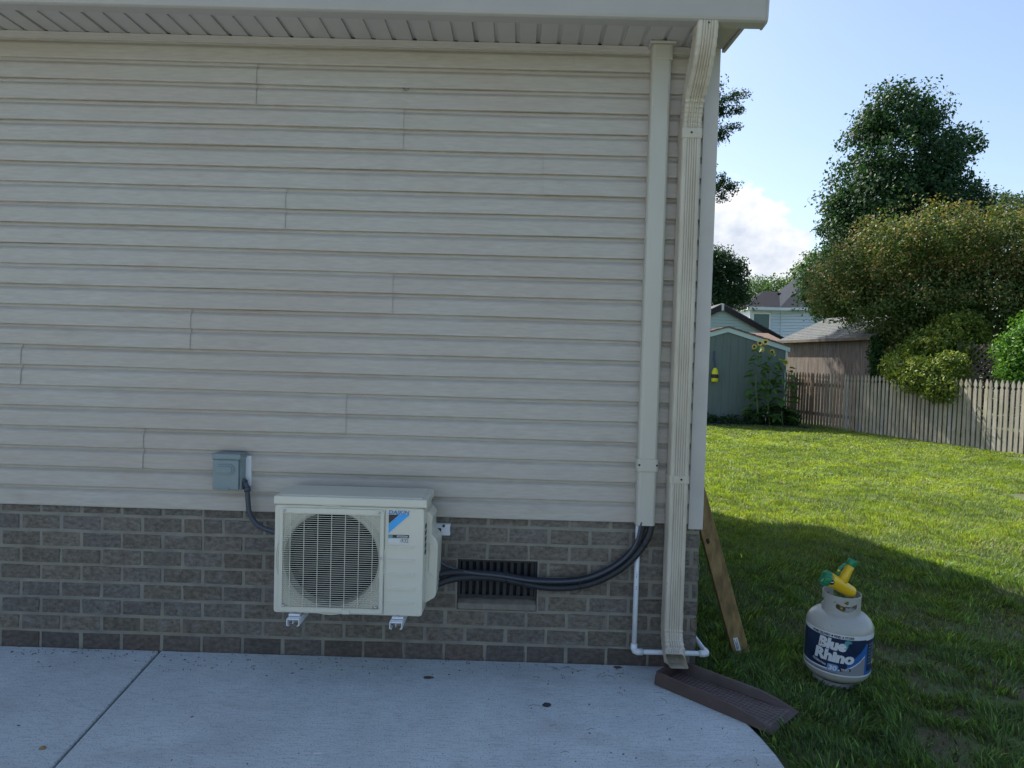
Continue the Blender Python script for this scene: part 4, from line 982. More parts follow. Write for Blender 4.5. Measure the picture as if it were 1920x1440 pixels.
# ------------------------------------------------------------------ foliage generators
def leaves(centers, radii, n, size, tint_a, tint_b, shell=.35, droop=.2, clump=0.0, flower=None, seed=0, nclump=None, aspect=.5):
    """centers (K,3), radii (K,3). returns V,F,T arrays of rhombic leaves in clumps through ellipsoids"""
    rg = np.random.default_rng(seed); C = np.array(centers, float); Rr = np.array(radii, float)
    vol = (Rr[:, 0]*Rr[:, 1]*Rr[:, 2])**(2/3); w = vol/vol.sum()
    if nclump is None: nclump = max(8, n//28)
    kc = rg.choice(len(C), nclump, p=w); u = rg.normal(size=(nclump, 3)); u /= np.linalg.norm(u, axis=1)[:, None]
    rad = (1-shell*rg.random(nclump)**1.3)*(1+np.clip(rg.normal(size=nclump), -2, 1.6)*.06)
    cc = C[kc]+u*Rr[kc]*rad[:, None]; cs = clump*rg.uniform(.55, 1.5, nclump)
    ctone = rg.random(nclump)
    k = rg.integers(0, nclump, n); P = cc[k]+np.clip(rg.normal(size=(n, 3)), -1.4, 1.4)*cs[k][:, None]*np.array([1, 1, .75])
    out = u[k]+rg.normal(size=(n, 3))*.9; out[:, 2] += .35
    nrm = out/np.linalg.norm(out, axis=1)[:, None]
    t = rg.normal(size=(n, 3)); t[:, 2] -= droop*2; t -= nrm*(t*nrm).sum(1)[:, None]; t /= np.linalg.norm(t, axis=1)[:, None]; s = np.cross(nrm, t)
    L = (size*rg.uniform(.65, 1.35, n))[:, None]
    V = np.stack([P-t*L*.5, P+s*L*aspect*.5+nrm*L*.06, P+t*L*.5, P-s*L*aspect*.5+nrm*L*.06], 1).reshape(-1, 3)
    Fq = np.arange(n*4).reshape(n, 4)
    mixv = np.clip(ctone[k]*.6+rg.random(n)*.5, 0, 1)[:, None]; T = np.array(tint_a)*(1-mixv)+np.array(tint_b)*mixv
    if flower is not None:
        fc, frac, zmin = flower; outer = (rad[k] > .86) & (P[:, 2] > zmin) & (rg.random(n) < frac); T[outer] = np.array(fc)*rg.uniform(.7, 1.3, (outer.sum(), 1))
    T = T*rg.uniform(.8, 1.2, (n, 1)); return V, Fq, np.repeat(T, 4, 0)
def trunk(mb, base, top, r0, r1, limbs=(), n=10):
    base, top = Vector(base), Vector(top); pts = [base.lerp(top, i/7)+Vector((math.sin(i*1.3)*r0*.5, math.cos(i*1.7)*r0*.4, 0))*(1 if 0 < i else 0) for i in range(8)]
    mb.tube(pts, [r0+(r1-r0)*i/7 for i in range(8)], n)
    for (f, e) in limbs:
        s_ = base.lerp(top, f); e = Vector(e); md = s_.lerp(e, .5)+Vector((0, 0, (e-s_).length*.12)); rr_ = (r0+(r1-r0)*f)*.55
        mb.tube(catmull([s_, md, e], 5), [rr_*(1-.8*i/10) for i in range(11)], 7)
def tree(name, label, cat, base, top, r0, blobs, n, size, ta, tb, clump, seed, limbs=(), group=None, part='crown', **kw):
    t_ = thing(name, label, cat, base, group); b_ = MB(); trunk(b_, base, top, r0, r0*.3, limbs); b_.build('trunk', MT['bark'], t_)
    V, Fq, T = leaves([q[0] for q in blobs], [q[1] for q in blobs], n, size, ta, tb, clump=clump, seed=seed, **kw)
    V[:, 2] = np.maximum(V[:, 2], .03)
    np_mesh(part, V, Fq, T, MT['leaf'], t_, kind='stuff'); return t_
DK, MD = (.018, .050, .022), (.042, .100, .034)
# tall dense tree
def blob(px, py, Y, rx, rz, ry=None):
    p = at(px, py, Y); return ((p.x, p.y, p.z), (rx, ry if ry else rx, rz))
bl = [blob(1688, 215, 22, 1.35, 1.05), blob(1680, 300, 22, 2.05, 1.6), blob(1678, 400, 22, 2.45, 1.9), blob(1625, 450, 22, 1.7, 1.7), blob(1750, 430, 22, 1.9, 1.7), blob(1600, 530, 22, 1.7, 1.6),
      blob(1700, 560, 22, 2.6, 2.0), blob(1795, 258, 22, .42, .42), blob(1822, 272, 22, .36, .40), blob(1760, 320, 22, 1.0, 1.2), blob(1815, 385, 22, .8, .75), blob(1835, 420, 22, .8, .6), blob(1545, 530, 22, .9, 1.0), blob(1575, 400, 22, .55, .7), blob(1640, 240, 22, .6, .6), blob(1735, 215, 22, .7, .7)]
tb_ = at(1700, 700, 22); tree('tall_tree', 'tall dense dark green tree rising above the russet crape myrtle', 'tree', (tb_.x, 22, 0), (tb_.x, 22, 10.5), .28, bl, 95000, .125, (.016, .046, .022), (.036, .088, .032), .21, 3,
     limbs=[(.4, bl[3][0]), (.5, bl[4][0]), (.55, bl[8][0]), (.35, bl[5][0])], aspect=.6, shell=.45, nclump=2300)
# crape myrtle, russet seed heads
bm_ = [blob(1590, 530, 14.9, .95, .86), blob(1660, 480, 14.6, 1.18, 1.0), blob(1750, 455, 14.2, 1.26, .9), blob(1840, 460, 14.0, 1.26, .95), blob(1930, 470, 13.8, 1.26, 1.1), blob(1640, 570, 14.5, 1.0, .62),
       blob(1740, 560, 14.2, 1.3, .85), blob(1850, 560, 13.9, 1.35, .85), blob(1960, 560, 13.6, 1.35, .95), blob(2040, 520, 13.5, 1.35, 1.2), blob(1555, 565, 14.9, .5, .42), blob(1860, 615, 13.6, .75, .5), blob(1935, 620, 13.2, .7, .5), blob(1790, 625, 13.8, .7, .45), blob(1690, 615, 14.3, .8, .40), blob(1780, 610, 14.2, .9, .4)]
mb0 = at(1790, 760, 14.2)
tree('crape_myrtle', 'broad crape myrtle with russet seed heads leaning over the fence', 'tree', (mb0.x, 14.2, 0), (mb0.x, 14.2, 4.3), .11, bm_, 120000, .072, (.055, .105, .030), (.12, .15, .042), .17, 5,
     limbs=[(.15, bm_[0][0]), (.2, bm_[3][0]), (.25, bm_[1][0]), (.1, bm_[7][0]), (.3, bm_[9][0])], flower=((.24, .18, .07), .36, 3.2), nclump=2600, aspect=.58, shell=.5)
# light green bush over the fence
bb_ = [blob(1725, 705, 12.0, .40, .36), blob(1690, 690, 12.5, .34, .26), blob(1768, 728, 11.55, .34, .26), blob(1780, 690, 11.7, .36, .3), blob(1800, 620, 13.0, .55, .42), blob(1690, 690, 13.4, .40, .3), blob(1760, 650, 12.9, .6, .42), blob(1840, 660, 12.4, .45, .28), blob(1700, 665, 13.2, .35, .25)]
b0 = at(1770, 800, 13.1)
tree('yellow_green_bush', 'yellow green bush hanging over the middle of the picket fence', 'bush', (b0.x+.4, 13.1, 0), (b0.x+.2, 13.0, 1.9), .05, bb_, 24000, .080, (.055, .115, .026), (.19, .23, .035), .10, 9,
     limbs=[(.5, bb_[0][0]), (.6, bb_[2][0]), (.5, bb_[4][0])], aspect=.45)
# bright leafy shrub at the right edge
bs_ = [blob(1925, 650, 11.0, .42, .42), blob(1915, 690, 10.9, .38, .30), blob(1960, 640, 11.0, .6, .6), blob(1900, 655, 11.1, .25, .28)]
b0 = at(1950, 800, 11.0)
tree('bright_shrub', 'vivid green leafy shrub above the right end of the fence', 'bush', (b0.x+.3, 11.2, 0), (b0.x+.2, 11.1, 1.8), .05, bs_, 14000, .085, (.05, .14, .025), (.10, .22, .03), .10, 12, aspect=.45)
# ivy on the shed corner
iv = [((at(1643, z_, 14.35).x, 14.35, at(1643, z_, 14.35).z), (.10, .10, .14)) for z_ in (645, 662, 680, 700, 720)]
b0 = at(1643, 800, 14.35); tree('ivy_column', 'ivy climbing the corner of the brown outbuilding', 'ivy', (b0.x, 14.35, 0), (b0.x, 14.35, 2.0), .05, iv, 3800, .06, (.02, .06, .02), (.05, .10, .03), .07, 14, aspect=.8)
# trees far left
l1 = [blob(1345, 500, 32, .8, .8), blob(1360, 535, 32, 1.05, .9), blob(1385, 560, 32, .55, .5), blob(1325, 560, 32, 1.2, 1.1), blob(1378, 505, 32, .5, .45), blob(1315, 500, 32, 1.0, 1.1)]
b0 = at(1340, 700, 32); tree('dark_oak', 'dark green tree behind the pale green garage', 'tree', (b0.x, 32, 0), (b0.x, 32, 6), .2, l1, 20000, .14, (.016, .042, .02), (.035, .08, .03), .26, 21, limbs=[(.6, l1[4][0]), (.5, l1[2][0])])
l2 = [blob(1440, 545, 58, 2.2, 1.0), blob(1410, 560, 58, 2.0, 1.3), blob(1465, 540, 58, 1.5, .7), blob(1440, 600, 58, 4, 2)]
b0 = at(1440, 720, 58); tree('pale_tree', 'hazy pale green tree beyond the blue house roof', 'tree', (b0.x, 58, 0), (b0.x, 58, 7), .3, l2, 9000, .26, (.06, .12, .05), (.11, .19, .07), .45, 22)
l3 = [blob(1515, 515, 56, 1.3, 1.0), blob(1540, 500, 56, 1.3, 1.2), blob(1500, 525, 56, .9, .6)]
b0 = at(1530, 720, 56); tree('distant_tree', 'pale tree crown showing left of the tall tree over the roof ridge', 'tree', (b0.x, 56, 0), (b0.x, 56, 8), .3, l3, 5000, .24, (.06, .12, .05), (.11, .18, .07), .4, 23)
l4 = [blob(1875, 378, 34, 1.0, .5), blob(1900, 400, 34, 1.4, .8), blob(1940, 410, 34, 1.6, .9), blob(1850, 395, 34, .6, .4)]
b0 = at(1900, 700, 34); tree('grey_green_tree', 'grey green treetop showing right of the tall tree', 'tree', (b0.x, 34, 0), (b0.x, 34, 9.5), .25, l4, 5000, .16, (.05, .09, .045), (.08, .13, .06), .25, 24)
# branches of the oak behind the house
ob = [blob(1350, 205, 20, .42, .45), blob(1378, 180, 20, .32, .22), blob(1398, 175, 20, .14, .12), blob(1380, 205, 20, .28, .25), blob(1353, 250, 20, .34, .33), blob(1375, 240, 20, .20, .16), blob(1350, 262, 20, .18, .10),
      blob(1348, 345, 20, .36, .30), blob(1368, 350, 20, .26, .20), blob(1378, 362, 20, .12, .10), blob(1355, 372, 20, .22, .12), blob(1290, 190, 20, 1.2, 1.2), blob(1280, 320, 20, 1.1, 1.0), blob(1200, 200, 20, 1.6, 2.0), blob(1180, 330, 20, 1.6, 1.6)]
b0 = at(1215, 700, 20); tree('big_oak', 'oak branches reaching out past the house corner against the sky', 'tree', (b0.x-.4, 20, 0), (b0.x-.4, 20, 10), .3, ob, 42000, .085, (.016, .040, .022), (.03, .066, .03), .10, 31,
     limbs=[(.85, ob[0][0]), (.8, ob[4][0]), (.6, ob[7][0])], shell=.75, nclump=1700)
# added dark foliage behind the fence, stands in for shade under the trees
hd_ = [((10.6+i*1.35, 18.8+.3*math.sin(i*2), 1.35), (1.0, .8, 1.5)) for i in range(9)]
tree('dark_backing', 'added dark foliage filling the shade behind the picket fence', 'dark_backing', (10.4, 18.8, 0), (10.4, 18.8, 2.2), .06, hd_, 22000, .13, (.012, .03, .013), (.02, .045, .018), .25, 33)

# ------------------------------------------------------------------ brown outbuilding
Q0, Q1 = at(1470, 690, 19.0), at(1637, 700, 14.5); Q0.z = Q1.z = 0; qd = (Q1-Q0).normalized(); qn = Vector((-qd.y, qd.x, 0)); 
if qn.x < 0: qn = -qn          # points away from the lawn
ql = (Q1-Q0).length; EZ = 2.40; BW, RR_ = 2.9, .68
ob_ = thing('brown_outbuilding', 'weathered brown wooden outbuilding with grey shingle roof behind the fence', 'shed', tuple(Q0))
def q3(a, n_, z): p = Q0+qd*a+qn*n_; return (p.x, p.y, z)
def qbox(mb, a0, a1, n0, n1, z0, z1):
    vs = [q3(a, n_, z) for z in (z0, z1) for n_ in (n0, n1) for a in (a0, a1)]
    mb.add(vs, [(0, 2, 3, 1), (4, 5, 7, 6), (0, 1, 5, 4), (2, 6, 7, 3), (0, 4, 6, 2), (1, 3, 7, 5)])
b = MB(); qbox(b, 0, ql, .02, BW, 0, EZ); b.add([q3(0, .02, EZ), q3(0, BW, EZ), q3(0, BW/2, EZ+RR_), q3(ql, .02, EZ), q3(ql, BW, EZ), q3(ql, BW/2, EZ+RR_)], [(0, 1, 2), (3, 5, 4), (0, 2, 5, 3), (1, 4, 5, 2)]); b.build('wall', MT['barn'], ob_)
a_ = 0
while a_ < ql-.01:
    b = MB(); qbox(b, a_+.002, min(a_+.20, ql)-.002, 0, .019, 0, EZ-.01-random.uniform(0, .004)); b.build('wall_board', MT['barn'], ob_); a_ += .20
b = MB(); qbox(b, -.07, -.003, -.03, .07, 0, EZ-.02); b.build('corner_post', MT['rusty'], ob_)
b = MB(); rows = 13; e_out = -.20; hz = RR_/(BW/2)
for i in range(rows):
    n0, n1 = e_out+(BW/2-e_out)*i/rows, e_out+(BW/2-e_out)*(i+1.12)/rows; z0, z1 = EZ+hz*n0+.03, EZ+hz*n1+.03
    vs = [q3(-.12, n0, z0), q3(ql+.12, n0, z0), q3(ql+.12, n0, z0+.022), q3(-.12, n0, z0+.022), q3(-.12, n1, z1+.004), q3(ql+.12, n1, z1+.004), q3(ql+.12, n1, z1-.002), q3(-.12, n1, z1-.002)]
    b.add(vs, [(0, 1, 2, 3), (3, 2, 5, 4), (4, 5, 6, 7), (0, 3, 4, 7), (1, 6, 5, 2), (0, 7, 6, 1)])
zr_ = EZ+RR_+.03; b.add([q3(-.12, BW/2, zr_), q3(ql+.12, BW/2, zr_), q3(ql+.12, BW+.2, EZ-.06), q3(-.12, BW+.2, EZ-.06)], [(0, 1, 2, 3)])
b.build('roof', MT['shingle_gr'], ob_)
b = MB(); qbox(b, -.12, ql+.12, e_out-.02, e_out+.004, EZ-.125, EZ-.062); b.build('eave_board', MT['rail'], ob_)
# low roofed lean-to glimpsed between the sheds
ly = 20.5; p_ = at(1440, 645, ly); q_ = at(1464, 645, ly)
ln = thing('lean_to', 'low lean-to with worn brown roof between the two sheds', 'lean-to', (p_.x, ly, 0))
b = MB(); b.box(p_.x-.3, q_.x+.1, ly+.1, ly+1.6, 0, q_.z); b.build('wall', MT['rusty'], ln)
b = MB(); b.prism([(ly-.1, q_.z), (ly+1.7, q_.z+.38), (ly+1.7, q_.z+.43), (ly-.1, q_.z+.06)], 'x', p_.x-.35, q_.x+.15); b.build('roof', MT['shingle_br'], ln)

# ------------------------------------------------------------------ pale green garage
GY = 24.0; gpk = at(1353, 571, GY); ge = at(1455, 628, GY); gs = (gpk.z-ge.z)/(ge.x-gpk.x)
gar = thing('garage', 'mint green sided garage gable with black fascia behind the shed', 'garage', (gpk.x, GY, 0))
gw = 3.2; gz0 = gpk.z-.15; gze = gz0-gs*gw
b = MB(); b.prism([(gpk.x-gw, 0), (gpk.x+gw, 0), (gpk.x+gw, gze), (gpk.x, gz0), (gpk.x-gw, gze)], 'y', GY+.03, GY+6); b.build('wall', MT['mint'], gar)
z = 1.2
while z < gz0-.08:
    hw = gw if z+.09 < gze else (gz0-z-.09)/gs
    if hw > .05:
        b = MB(); b.prism([(GY+.028, z), (GY-.018, z), (GY+.020, z+.112), (GY+.028, z+.112)], 'x', gpk.x-hw, gpk.x+hw); b.build('siding_board', MT['mint'], gar)
    z += .115
for sd in (1, -1):
    b = MB(); b.prism([(gpk.x+sd*.03, gpk.z-.02), (gpk.x+sd*(gw+.25), gpk.z-.02-gs*(gw+.22)), (gpk.x+sd*(gw+.25), gpk.z-.23-gs*(gw+.22)), (gpk.x+sd*.03, gpk.z-.23)], 'y', GY-.18, GY-.14); b.build('fascia_board', MT['darkfascia'], gar)
    b = MB(); b.prism([(gpk.x+sd*.0, gpk.z+.0), (gpk.x+sd*(gw+.27), gpk.z-gs*(gw+.27)), (gpk.x+sd*(gw+.27), gpk.z+.04-gs*(gw+.27)), (gpk.x+sd*.0, gpk.z+.04)], 'y', GY-.17, GY+6.2); b.build('roof', MT['shingle_gr'], gar)
b = MB(); b.box(gpk.x-.045, gpk.x+.045, GY-.20, GY-.181, gpk.z-.24, gpk.z+.02); b.build('peak_trim', MT['whitetrim'], gar)

# ------------------------------------------------------------------ pale blue house
HY = 38.0
bh = thing('neighbour_house', 'pale blue sided house with dark roof far behind the sheds', 'house', (at(1463, 620, HY).x, HY, 0))
wl = at(1407, 584, HY).x; wc = at(1464, 584, HY).x; we = at(1470, 583, HY).z; wr = at(1640, 580, HY+1).x
b = MB(); b.box(wl, wc, HY+.05, HY+8, 0, we); b.build('wall', MT['bluesiding'], bh)
z = 2.4; wx0, wx1, wz0, wz1 = at(1413, 600, HY).x, at(1442, 600, HY).x, at(1430, 622, HY).z, at(1430, 589, HY).z
while z < we-.1:
    for (xa_, xb_, yy) in (((wl, wx0-.12, HY), (wx1+.12, wc, HY)) if wz0-.1 < z < wz1+.08 else ((wl, wc, HY),)):
        b = MB(); b.prism([(yy+.048, z), (yy-.03, z), (yy+.035, z+.166), (yy+.048, z+.166)], 'x', xa_, xb_); b.build('siding_board', MT['bluesiding'], bh)
    z += .17
b = MB(); b.box(wx0-.1, wx1+.1, HY-.04, HY+.04, wz1, wz1+.1); b.box(wx0-.1, wx0, HY-.04, HY+.04, wz0, wz1); b.box(wx1, wx1+.1, HY-.04, HY+.04, wz0, wz1); b.box(wx0-.1, wx1+.1, HY-.05, HY+.04, wz0-.08, wz0)
wf = b.build('window', MT['whitetrim'], bh)
b = MB(); b.box(wx0, wx1, HY+.0, HY+.012, wz0, wz1); b.build('pane', MT['glass'], wf)
b = MB(); b.box(wl-.04, wl+.12, HY-.05, HY-.008, 0, we); b.build('corner_trim', MT['whitetrim'], bh)
b = MB(); b.box(wl-.3, wc+.35, HY-.45, HY-.33, we-.0, we+.16); b.build('gutter', MT['whitetrim'], bh)
b = MB(); b.box(wl-.25, wc+.3, HY-.32, HY+1.2, we+.0, we+.03); b.build('soffit', MT['whitetrim'], bh)
# bay roof (hip) and main roof
e0, e1 = wl-.3, wc+.35; t0, t1 = at(1431, 546, HY+3.2), at(1487, 548, HY+3.2)
b = MB(); b.add([(e0, HY-.42, we+.17), (e1, HY-.42, we+.17), (e1+.2, HY+6, we+.17), (e0, HY+6, we+.17), tuple(t0), tuple(t1), (t1.x, HY+6, t1.z), (e1+.0, HY+.82, we+.18)],
               [(0, 1, 5, 4), (0, 4, 3), (1, 2, 6, 5), (4, 5, 6, 3)])
b.build('roof', MT['shingle_dk'], bh, recalc=False)
MA, MBp = at(1464, 582, HY-.05), at(1650, 553, HY-2.6); MA.z = MBp.z = we+.02; md_ = (MBp-MA).normalized(); mn_ = Vector((-md_.y, md_.x, 0))
if mn_.y < 0: mn_ = -mn_
def m3(a, n_, z): p = MA+md_*a+mn_*n_; return (p.x, p.y, z)
ml = (MBp-MA).length
b = MB(); b.add([m3(0, .05, 0), m3(ml, .05, 0), m3(ml, .05, we), m3(0, .05, we), m3(0, 7, 0), m3(ml, 7, 0), m3(ml, 7, we), m3(0, 7, we)], [(0, 1, 2, 3), (4, 7, 6, 5), (0, 3, 7, 4), (1, 5, 6, 2), (3, 2, 6, 7)]); b.build('wall', MT['bluesiding'], bh)
z = 2.4
while z < we-.1:
    b = MB(); b.add([m3(.03, .048, z), m3(ml, .048, z), m3(ml, -.03, z), m3(.03, -.03, z), m3(.03, .035, z+.168), m3(ml, .035, z+.168), m3(ml, .048, z+.168), m3(.03, .048, z+.168)], [(0, 1, 2, 3), (3, 2, 5, 4), (4, 5, 6, 7), (0, 3, 4, 7), (1, 6, 5, 2)]); b.build('siding_board', MT['bluesiding'], bh); z += .17
b = MB(); b.add([m3(.0, -.42, we-.0), m3(ml, -.42, we), m3(ml, -.30, we), m3(0, -.30, we), m3(.0, -.42, we+.15), m3(ml, -.42, we+.15), m3(ml, -.30, we+.15), m3(0, -.30, we+.15)], [(0, 1, 5, 4), (0, 3, 2, 1), (4, 5, 6, 7), (2, 3, 7, 6)]); b.build('gutter', MT['whitetrim'], bh)
b = MB(); b.add([m3(.0, -.40, we+.16), m3(ml, -.40, we+.16), m3(ml, 4.2, we+3.9), m3(2.2, 4.2, we+3.9), m3(-1.3, 3.6, we+1.15), m3(-1.3, 9, we+.16), m3(ml, 9, we+.16)], [(0, 1, 2, 3), (0, 3, 4), (4, 3, 5), (5, 3, 2, 6)]); b.build('roof', MT['shingle_mid'], bh, recalc=False)
b = MB(); v0 = at(1508, 520, HY+4.6); b.tube([(v0.x, HY+4.6, v0.z-.5), (v0.x, HY+4.6, at(1509, 503, HY+4.6).z)], .055, 8); b.build('vent_pipe', MT['darkfascia'], bh)
b = MB(); v0 = at(1462, 551, HY+2.6); b.box(v0.x-.2, v0.x+.2, HY+2.4, HY+2.9, v0.z-.22, v0.z+.03); b.build('roof_vent', MT['shingle_dk'], bh)
b = MB(); v0 = at(1497, 582, HY+1); b.tube([(v0.x, HY+.85, we+.05), (v0.x+.1, HY+1.0, we-.15), (v0.x+.22, HY+1.1, we-.35), (v0.x+.22, HY+1.1, 0)], .05, 8); b.build('downpipe', MT['whitetrim'], bh)

# ------------------------------------------------------------------ sunflowers and bed at the shed
def sunflower(px, h, seed, label, heads):
    r = random.Random(seed); b0 = gnd(px, 796, 0); Y = SY-.45; x0 = at(px, 780, Y).x
    t_ = thing('sunflower', label, 'sunflower', (x0, Y, 0), 'sunflowers in front of the shed')
    pts = [(x0+math.sin(i*.9+seed)*.04, Y+math.cos(i+seed)*.03, h*i/8) for i in range(9)]
    b_ = MB(); b_.tube(pts, [.020-.012*i/8 for i in range(9)], 7); b_.build('stem', MT['stem'], t_)
    V = []; T = []
    for i in range(34):
        f = .12+.86*i/34; p = Vector(pts[min(8, int(f*8))]).lerp(Vector(pts[min(8, int(f*8)+1)]), f*8-int(f*8)); a = i*2.4+r.random()
        d_ = Vector((math.cos(a), math.sin(a)*.7, r.uniform(-.35, .25))); L = r.uniform(.20, .34)*(1.1-.35*f); s_ = Vector((-math.sin(a), math.cos(a), 0)); q = p+d_*.10
        up_ = Vector((0, 0, 1))
        for m_ in (-1, 1):
            V += [q, q+s_*m_*L*.42+d_*L*.35+up_*.03, q+s_*m_*L*.25+d_*L*.8-up_*.02, q+d_*L*1.15-up_*L*.35]
            c_ = r.uniform(.8, 1.25); T += [(.085*c_, .17*c_, .045*c_)]*4
    n_ = len(V)//4; np_mesh('leaf', np.array([tuple(v) for v in V]), np.arange(n_*4).reshape(n_, 4), np.array(T), MT['leaf'], t_, kind='stuff')
    for (dx, dz, rr_) in heads:
        c_ = Vector((x0+dx, Y-.05, h+dz)); b_ = MB(); b_.tube([pts[-2], c_+Vector((0, .03, -.03))], .007, 6)
        b_.lathe([(0, -.012), (rr_*.45, -.010), (rr_*.48, .012)], c_, 12, axis='y'); hd = b_.build('flower_head', MT['seedhead'], t_)
        b_ = MB()
        for k_ in range(13):
            a = k_*2*math.pi/13; u_ = Vector((math.cos(a), -.15, math.sin(a))); s_ = Vector((-math.sin(a), 0, math.cos(a)))
            b_.add([c_+u_*rr_*.42, c_+u_*rr_*.75+s_*rr_*.16, c_+u_*rr_*1.15, c_+u_*rr_*.75-s_*rr_*.16], [(0, 1, 2, 3)])
        b_.build('petals', MT['petal'], hd, recalc=False)
sunflower(1418, 2.10, 1, 'tallest sunflower with several yellow heads in front of the shed', [(0, .02, .075), (.14, .05, .08), (-.14, -.08, .065), (.05, -.14, .07)])
sunflower(1441, 1.90, 2, 'sunflower beside the tallest one, smaller buds at the top', [(0, .0, .07)])
sunflower(1468, 1.65, 3, 'sunflower standing at the right corner of the shed', [(0, .0, .08)])
V, Fq, T = leaves([(SX0+.6+i*.42, SY-.28, .10) for i in range(7)]+[(6.2, SY-.35, .22), (6.55, SY-.35, .30), (6.85, SY-.3, .24), (7.15, SY-.2, .2)], [(.26, .16, .12)]*7+[(.3, .2, .28)]*4, 3600, .085, (.02, .055, .02), (.045, .09, .03), clump=.06, seed=44)
V[:, 2] = np.maximum(V[:, 2], .0); o = np_mesh('bed_plants', V, Fq, T, MT['leaf']); prop(o, 'low weeds and flowers growing along the foot of the shed', 'plants', kind='stuff')
b = MB(); n_ = 24
for i in range(n_):
    x_ = 4.0+i*.145; b.cbox(x_, x_+.135, SY-.62+.02*math.sin(i), SY-.54+.02*math.sin(i), -.03, .045+.01*math.sin(i*2.1), .01)
e_ = b.build('bed_edging', MT['darkfascia']); prop(e_, 'dark edging strip along the bed in front of the shed', 'garden edging')
c = at(1436, 776, SY-.5); pw = thing('garden_ornament', 'small blue and white ornament among the plants by the shed', 'ornament', (c.x, c.y, 0))
b = MB(); b.tube([(c.x, c.y, 0), (c.x, c.y, c.z)], .006, 6); b.build('stake', MT['steel'], pw)
for k_ in range(4):
    a = k_*1.57+.5; b = MB(); u_ = Vector((math.cos(a), 0, math.sin(a))); s_ = Vector((-math.sin(a), .25, math.cos(a)))
    b.add([c+Vector((0, -.02, 0)), c+u_*.07+s_*.05, c+u_*.10, c+u_*.05-s_*.01], [(0, 1, 2, 3)]); b.build('vane', MT['ornament'] if k_ % 2 else MT['lblwhite'], pw, recalc=False)

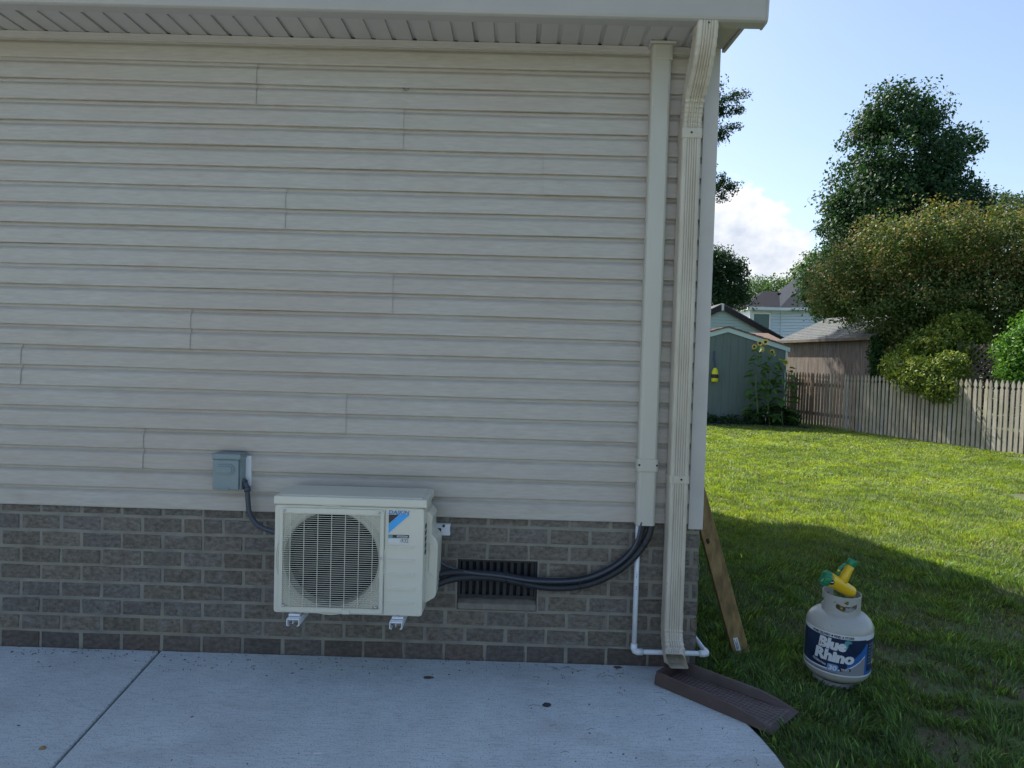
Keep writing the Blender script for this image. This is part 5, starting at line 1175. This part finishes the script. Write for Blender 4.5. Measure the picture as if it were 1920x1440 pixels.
# ------------------------------------------------------------------ grass blades
def vnoise(x, y, s, seed):
    rg = np.random.default_rng(seed); G = rg.random((64, 64)); u, v = x/s, y/s; i, j = np.floor(u).astype(int), np.floor(v).astype(int); fu, fv = u-i, v-j
    fu = fu*fu*(3-2*fu); fv = fv*fv*(3-2*fv); g_ = lambda a, c: G[a % 64, c % 64]
    return (g_(i, j)*(1-fu)+g_(i+1, j)*fu)*(1-fv)+(g_(i, j+1)*(1-fu)+g_(i+1, j+1)*fu)*fv
def in_view(x, y, mpx=60):
    P = np.stack([x, y, np.zeros_like(x)], -1)-CAM; z = P@fw; u = CX+F*(P@rt)/z; v = CY-F*(P@up)/z
    return (z > .2) & (u > 1230) & (u < 1920+mpx*3) & (v < 1440+mpx*3)
Vs = []; Ts = []
def blades(x0, x1, y0, y1, dens, hgt, wid_, seed):
    rg = np.random.default_rng(seed); n = int((x1-x0)*(y1-y0)*dens); x = rg.uniform(x0, x1, n); y = rg.uniform(y0, y1, n)
    keep = in_view(x, y)
    ex = np.interp(-y, [-9, 0, .07, .32, .572, .678, .80, .95, 1.6, 6], [.965, .965, .985, 1.03, 1.058, 1.078, 1.095, 1.10, 1.11, 1.12])
    keep &= x > ex
    ft = (x-FA.x)*(-fnv.x)+(y-FA.y)*(-fnv.y); keep &= ft < .05
    keep &= ~((y > SY-.45) & (x < SX1+.1))
    th = vnoise(x+3.3, y, .34, 5)*.6+vnoise(x, y+7, .12, 6)*.4          # bare, thatchy patches
    near = np.clip((3.2-y)/3.2, 0, 1)*np.clip((x-1.0)/.8, 0, 1); bare = np.clip((th-.545)/.14, 0, 1)*near
    keep &= rg.random(n) > bare*.80
    # nothing grows through the tank or the splash block
    keep &= ((x-TK.x)**2+(y-TK.y)**2) > .108**2
    al = (x-sp_o.x)*dv.x+(y-sp_o.y)*dv.y; ac_ = (x-sp_o.x)*wv.x+(y-sp_o.y)*wv.y; keep &= ~((al < .61) & (al > -.1) & (ac_ > -.06) & (ac_ < .235))
    x, y, bare = x[keep], y[keep], bare[keep]; n = len(x)
    tuft = vnoise(x, y, .10, 9); L = hgt*(.45+.9*tuft)*rg.uniform(.5, 1.6, n)*(1-.45*bare)
    a = rg.uniform(0, 2*np.pi, n); w = wid_*rg.uniform(.6, 1.3, n); lean = rg.uniform(.3, 1.5, n); a2 = vnoise(x+9, y+9, .25, 12)*9+rg.normal(size=n)*.9
    z0 = lawn_h(x, y)-.012; D = np.stack([np.cos(a2), np.sin(a2)], -1); S = np.stack([np.cos(a), np.sin(a)], -1)
    up1 = L*np.cos(lean*.5)*.55; up2 = up1+L*np.cos(lean)*.45*.9; o1 = (L*np.sin(lean*.5)*.55)[:, None]*D; o2 = o1+(L*np.sin(lean)*.55)[:, None]*D
    b_ = np.stack([x, y], -1); hw = (w/2)[:, None]*S
    def P3(xy, z): return np.concatenate([xy, z[:, None]], 1)
    V = np.stack([P3(b_-hw, z0), P3(b_+hw, z0), P3(b_+o1+hw*.85, z0+up1), P3(b_+o1-hw*.85, z0+up1), P3(b_+o2, z0+up2)], 1)
    mixv = np.clip(vnoise(x, y, .7, 21)*.7+rg.random(n)*.5-.1, 0, 1)[:, None]; T = np.array((.098, .165, .052))*(1-mixv)+np.array((.235, .305, .078))*mixv
    dead = rg.random(n) < (.07+bare*.5); T[dead] = np.array((.20, .155, .085))*rg.uniform(.6, 1.2, (dead.sum(), 1))
    T *= np.exp(rg.normal(size=(n, 1))*(.42 if wid_ < .006 else .22)); shade_f = np.clip((3.6-y)/2.2, 0, 1)[:, None]; T *= 1-shade_f*np.array((.42, .30, .22)); Vs.append(V.reshape(-1, 3)); Ts.append(np.repeat(T, 5, 0))  # house shade put into the blade colour: darker and cooler toward the wall
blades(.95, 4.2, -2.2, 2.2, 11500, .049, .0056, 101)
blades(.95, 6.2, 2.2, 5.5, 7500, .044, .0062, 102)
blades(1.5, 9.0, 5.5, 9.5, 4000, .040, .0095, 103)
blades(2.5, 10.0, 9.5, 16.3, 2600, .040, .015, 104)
V = np.concatenate(Vs); T = np.concatenate(Ts); nb_ = len(V)//5; base = np.arange(nb_)[:, None]*5
quad = base+np.array([[0, 1, 2, 3]]); tri = base+np.array([[3, 2, 4]])
me = bpy.data.meshes.new('grass'); me.vertices.add(len(V)); me.vertices.foreach_set('co', V.astype(np.float32).ravel())
li = np.concatenate([quad, tri], 1).astype(np.int32).ravel(); me.loops.add(len(li)); me.loops.foreach_set('vertex_index', li)
ls = (np.arange(nb_)[:, None]*7+np.array([[0, 4]])).astype(np.int32).ravel(); me.polygons.add(nb_*2); me.polygons.foreach_set('loop_start', ls)
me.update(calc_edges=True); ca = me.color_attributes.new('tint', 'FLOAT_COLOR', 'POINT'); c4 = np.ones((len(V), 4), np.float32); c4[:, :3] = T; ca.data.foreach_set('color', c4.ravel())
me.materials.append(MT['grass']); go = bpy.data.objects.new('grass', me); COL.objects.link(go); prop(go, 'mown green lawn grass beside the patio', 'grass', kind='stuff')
print('blades', nb_)
print('TRIS', sum(len(o.data.loop_triangles) if o.data.loop_triangles else sum(p.loop_total-2 for p in o.data.polygons) for o in SC.objects if o.type == 'MESH' and len(o.data.polygons) < 5000), nb_*3)
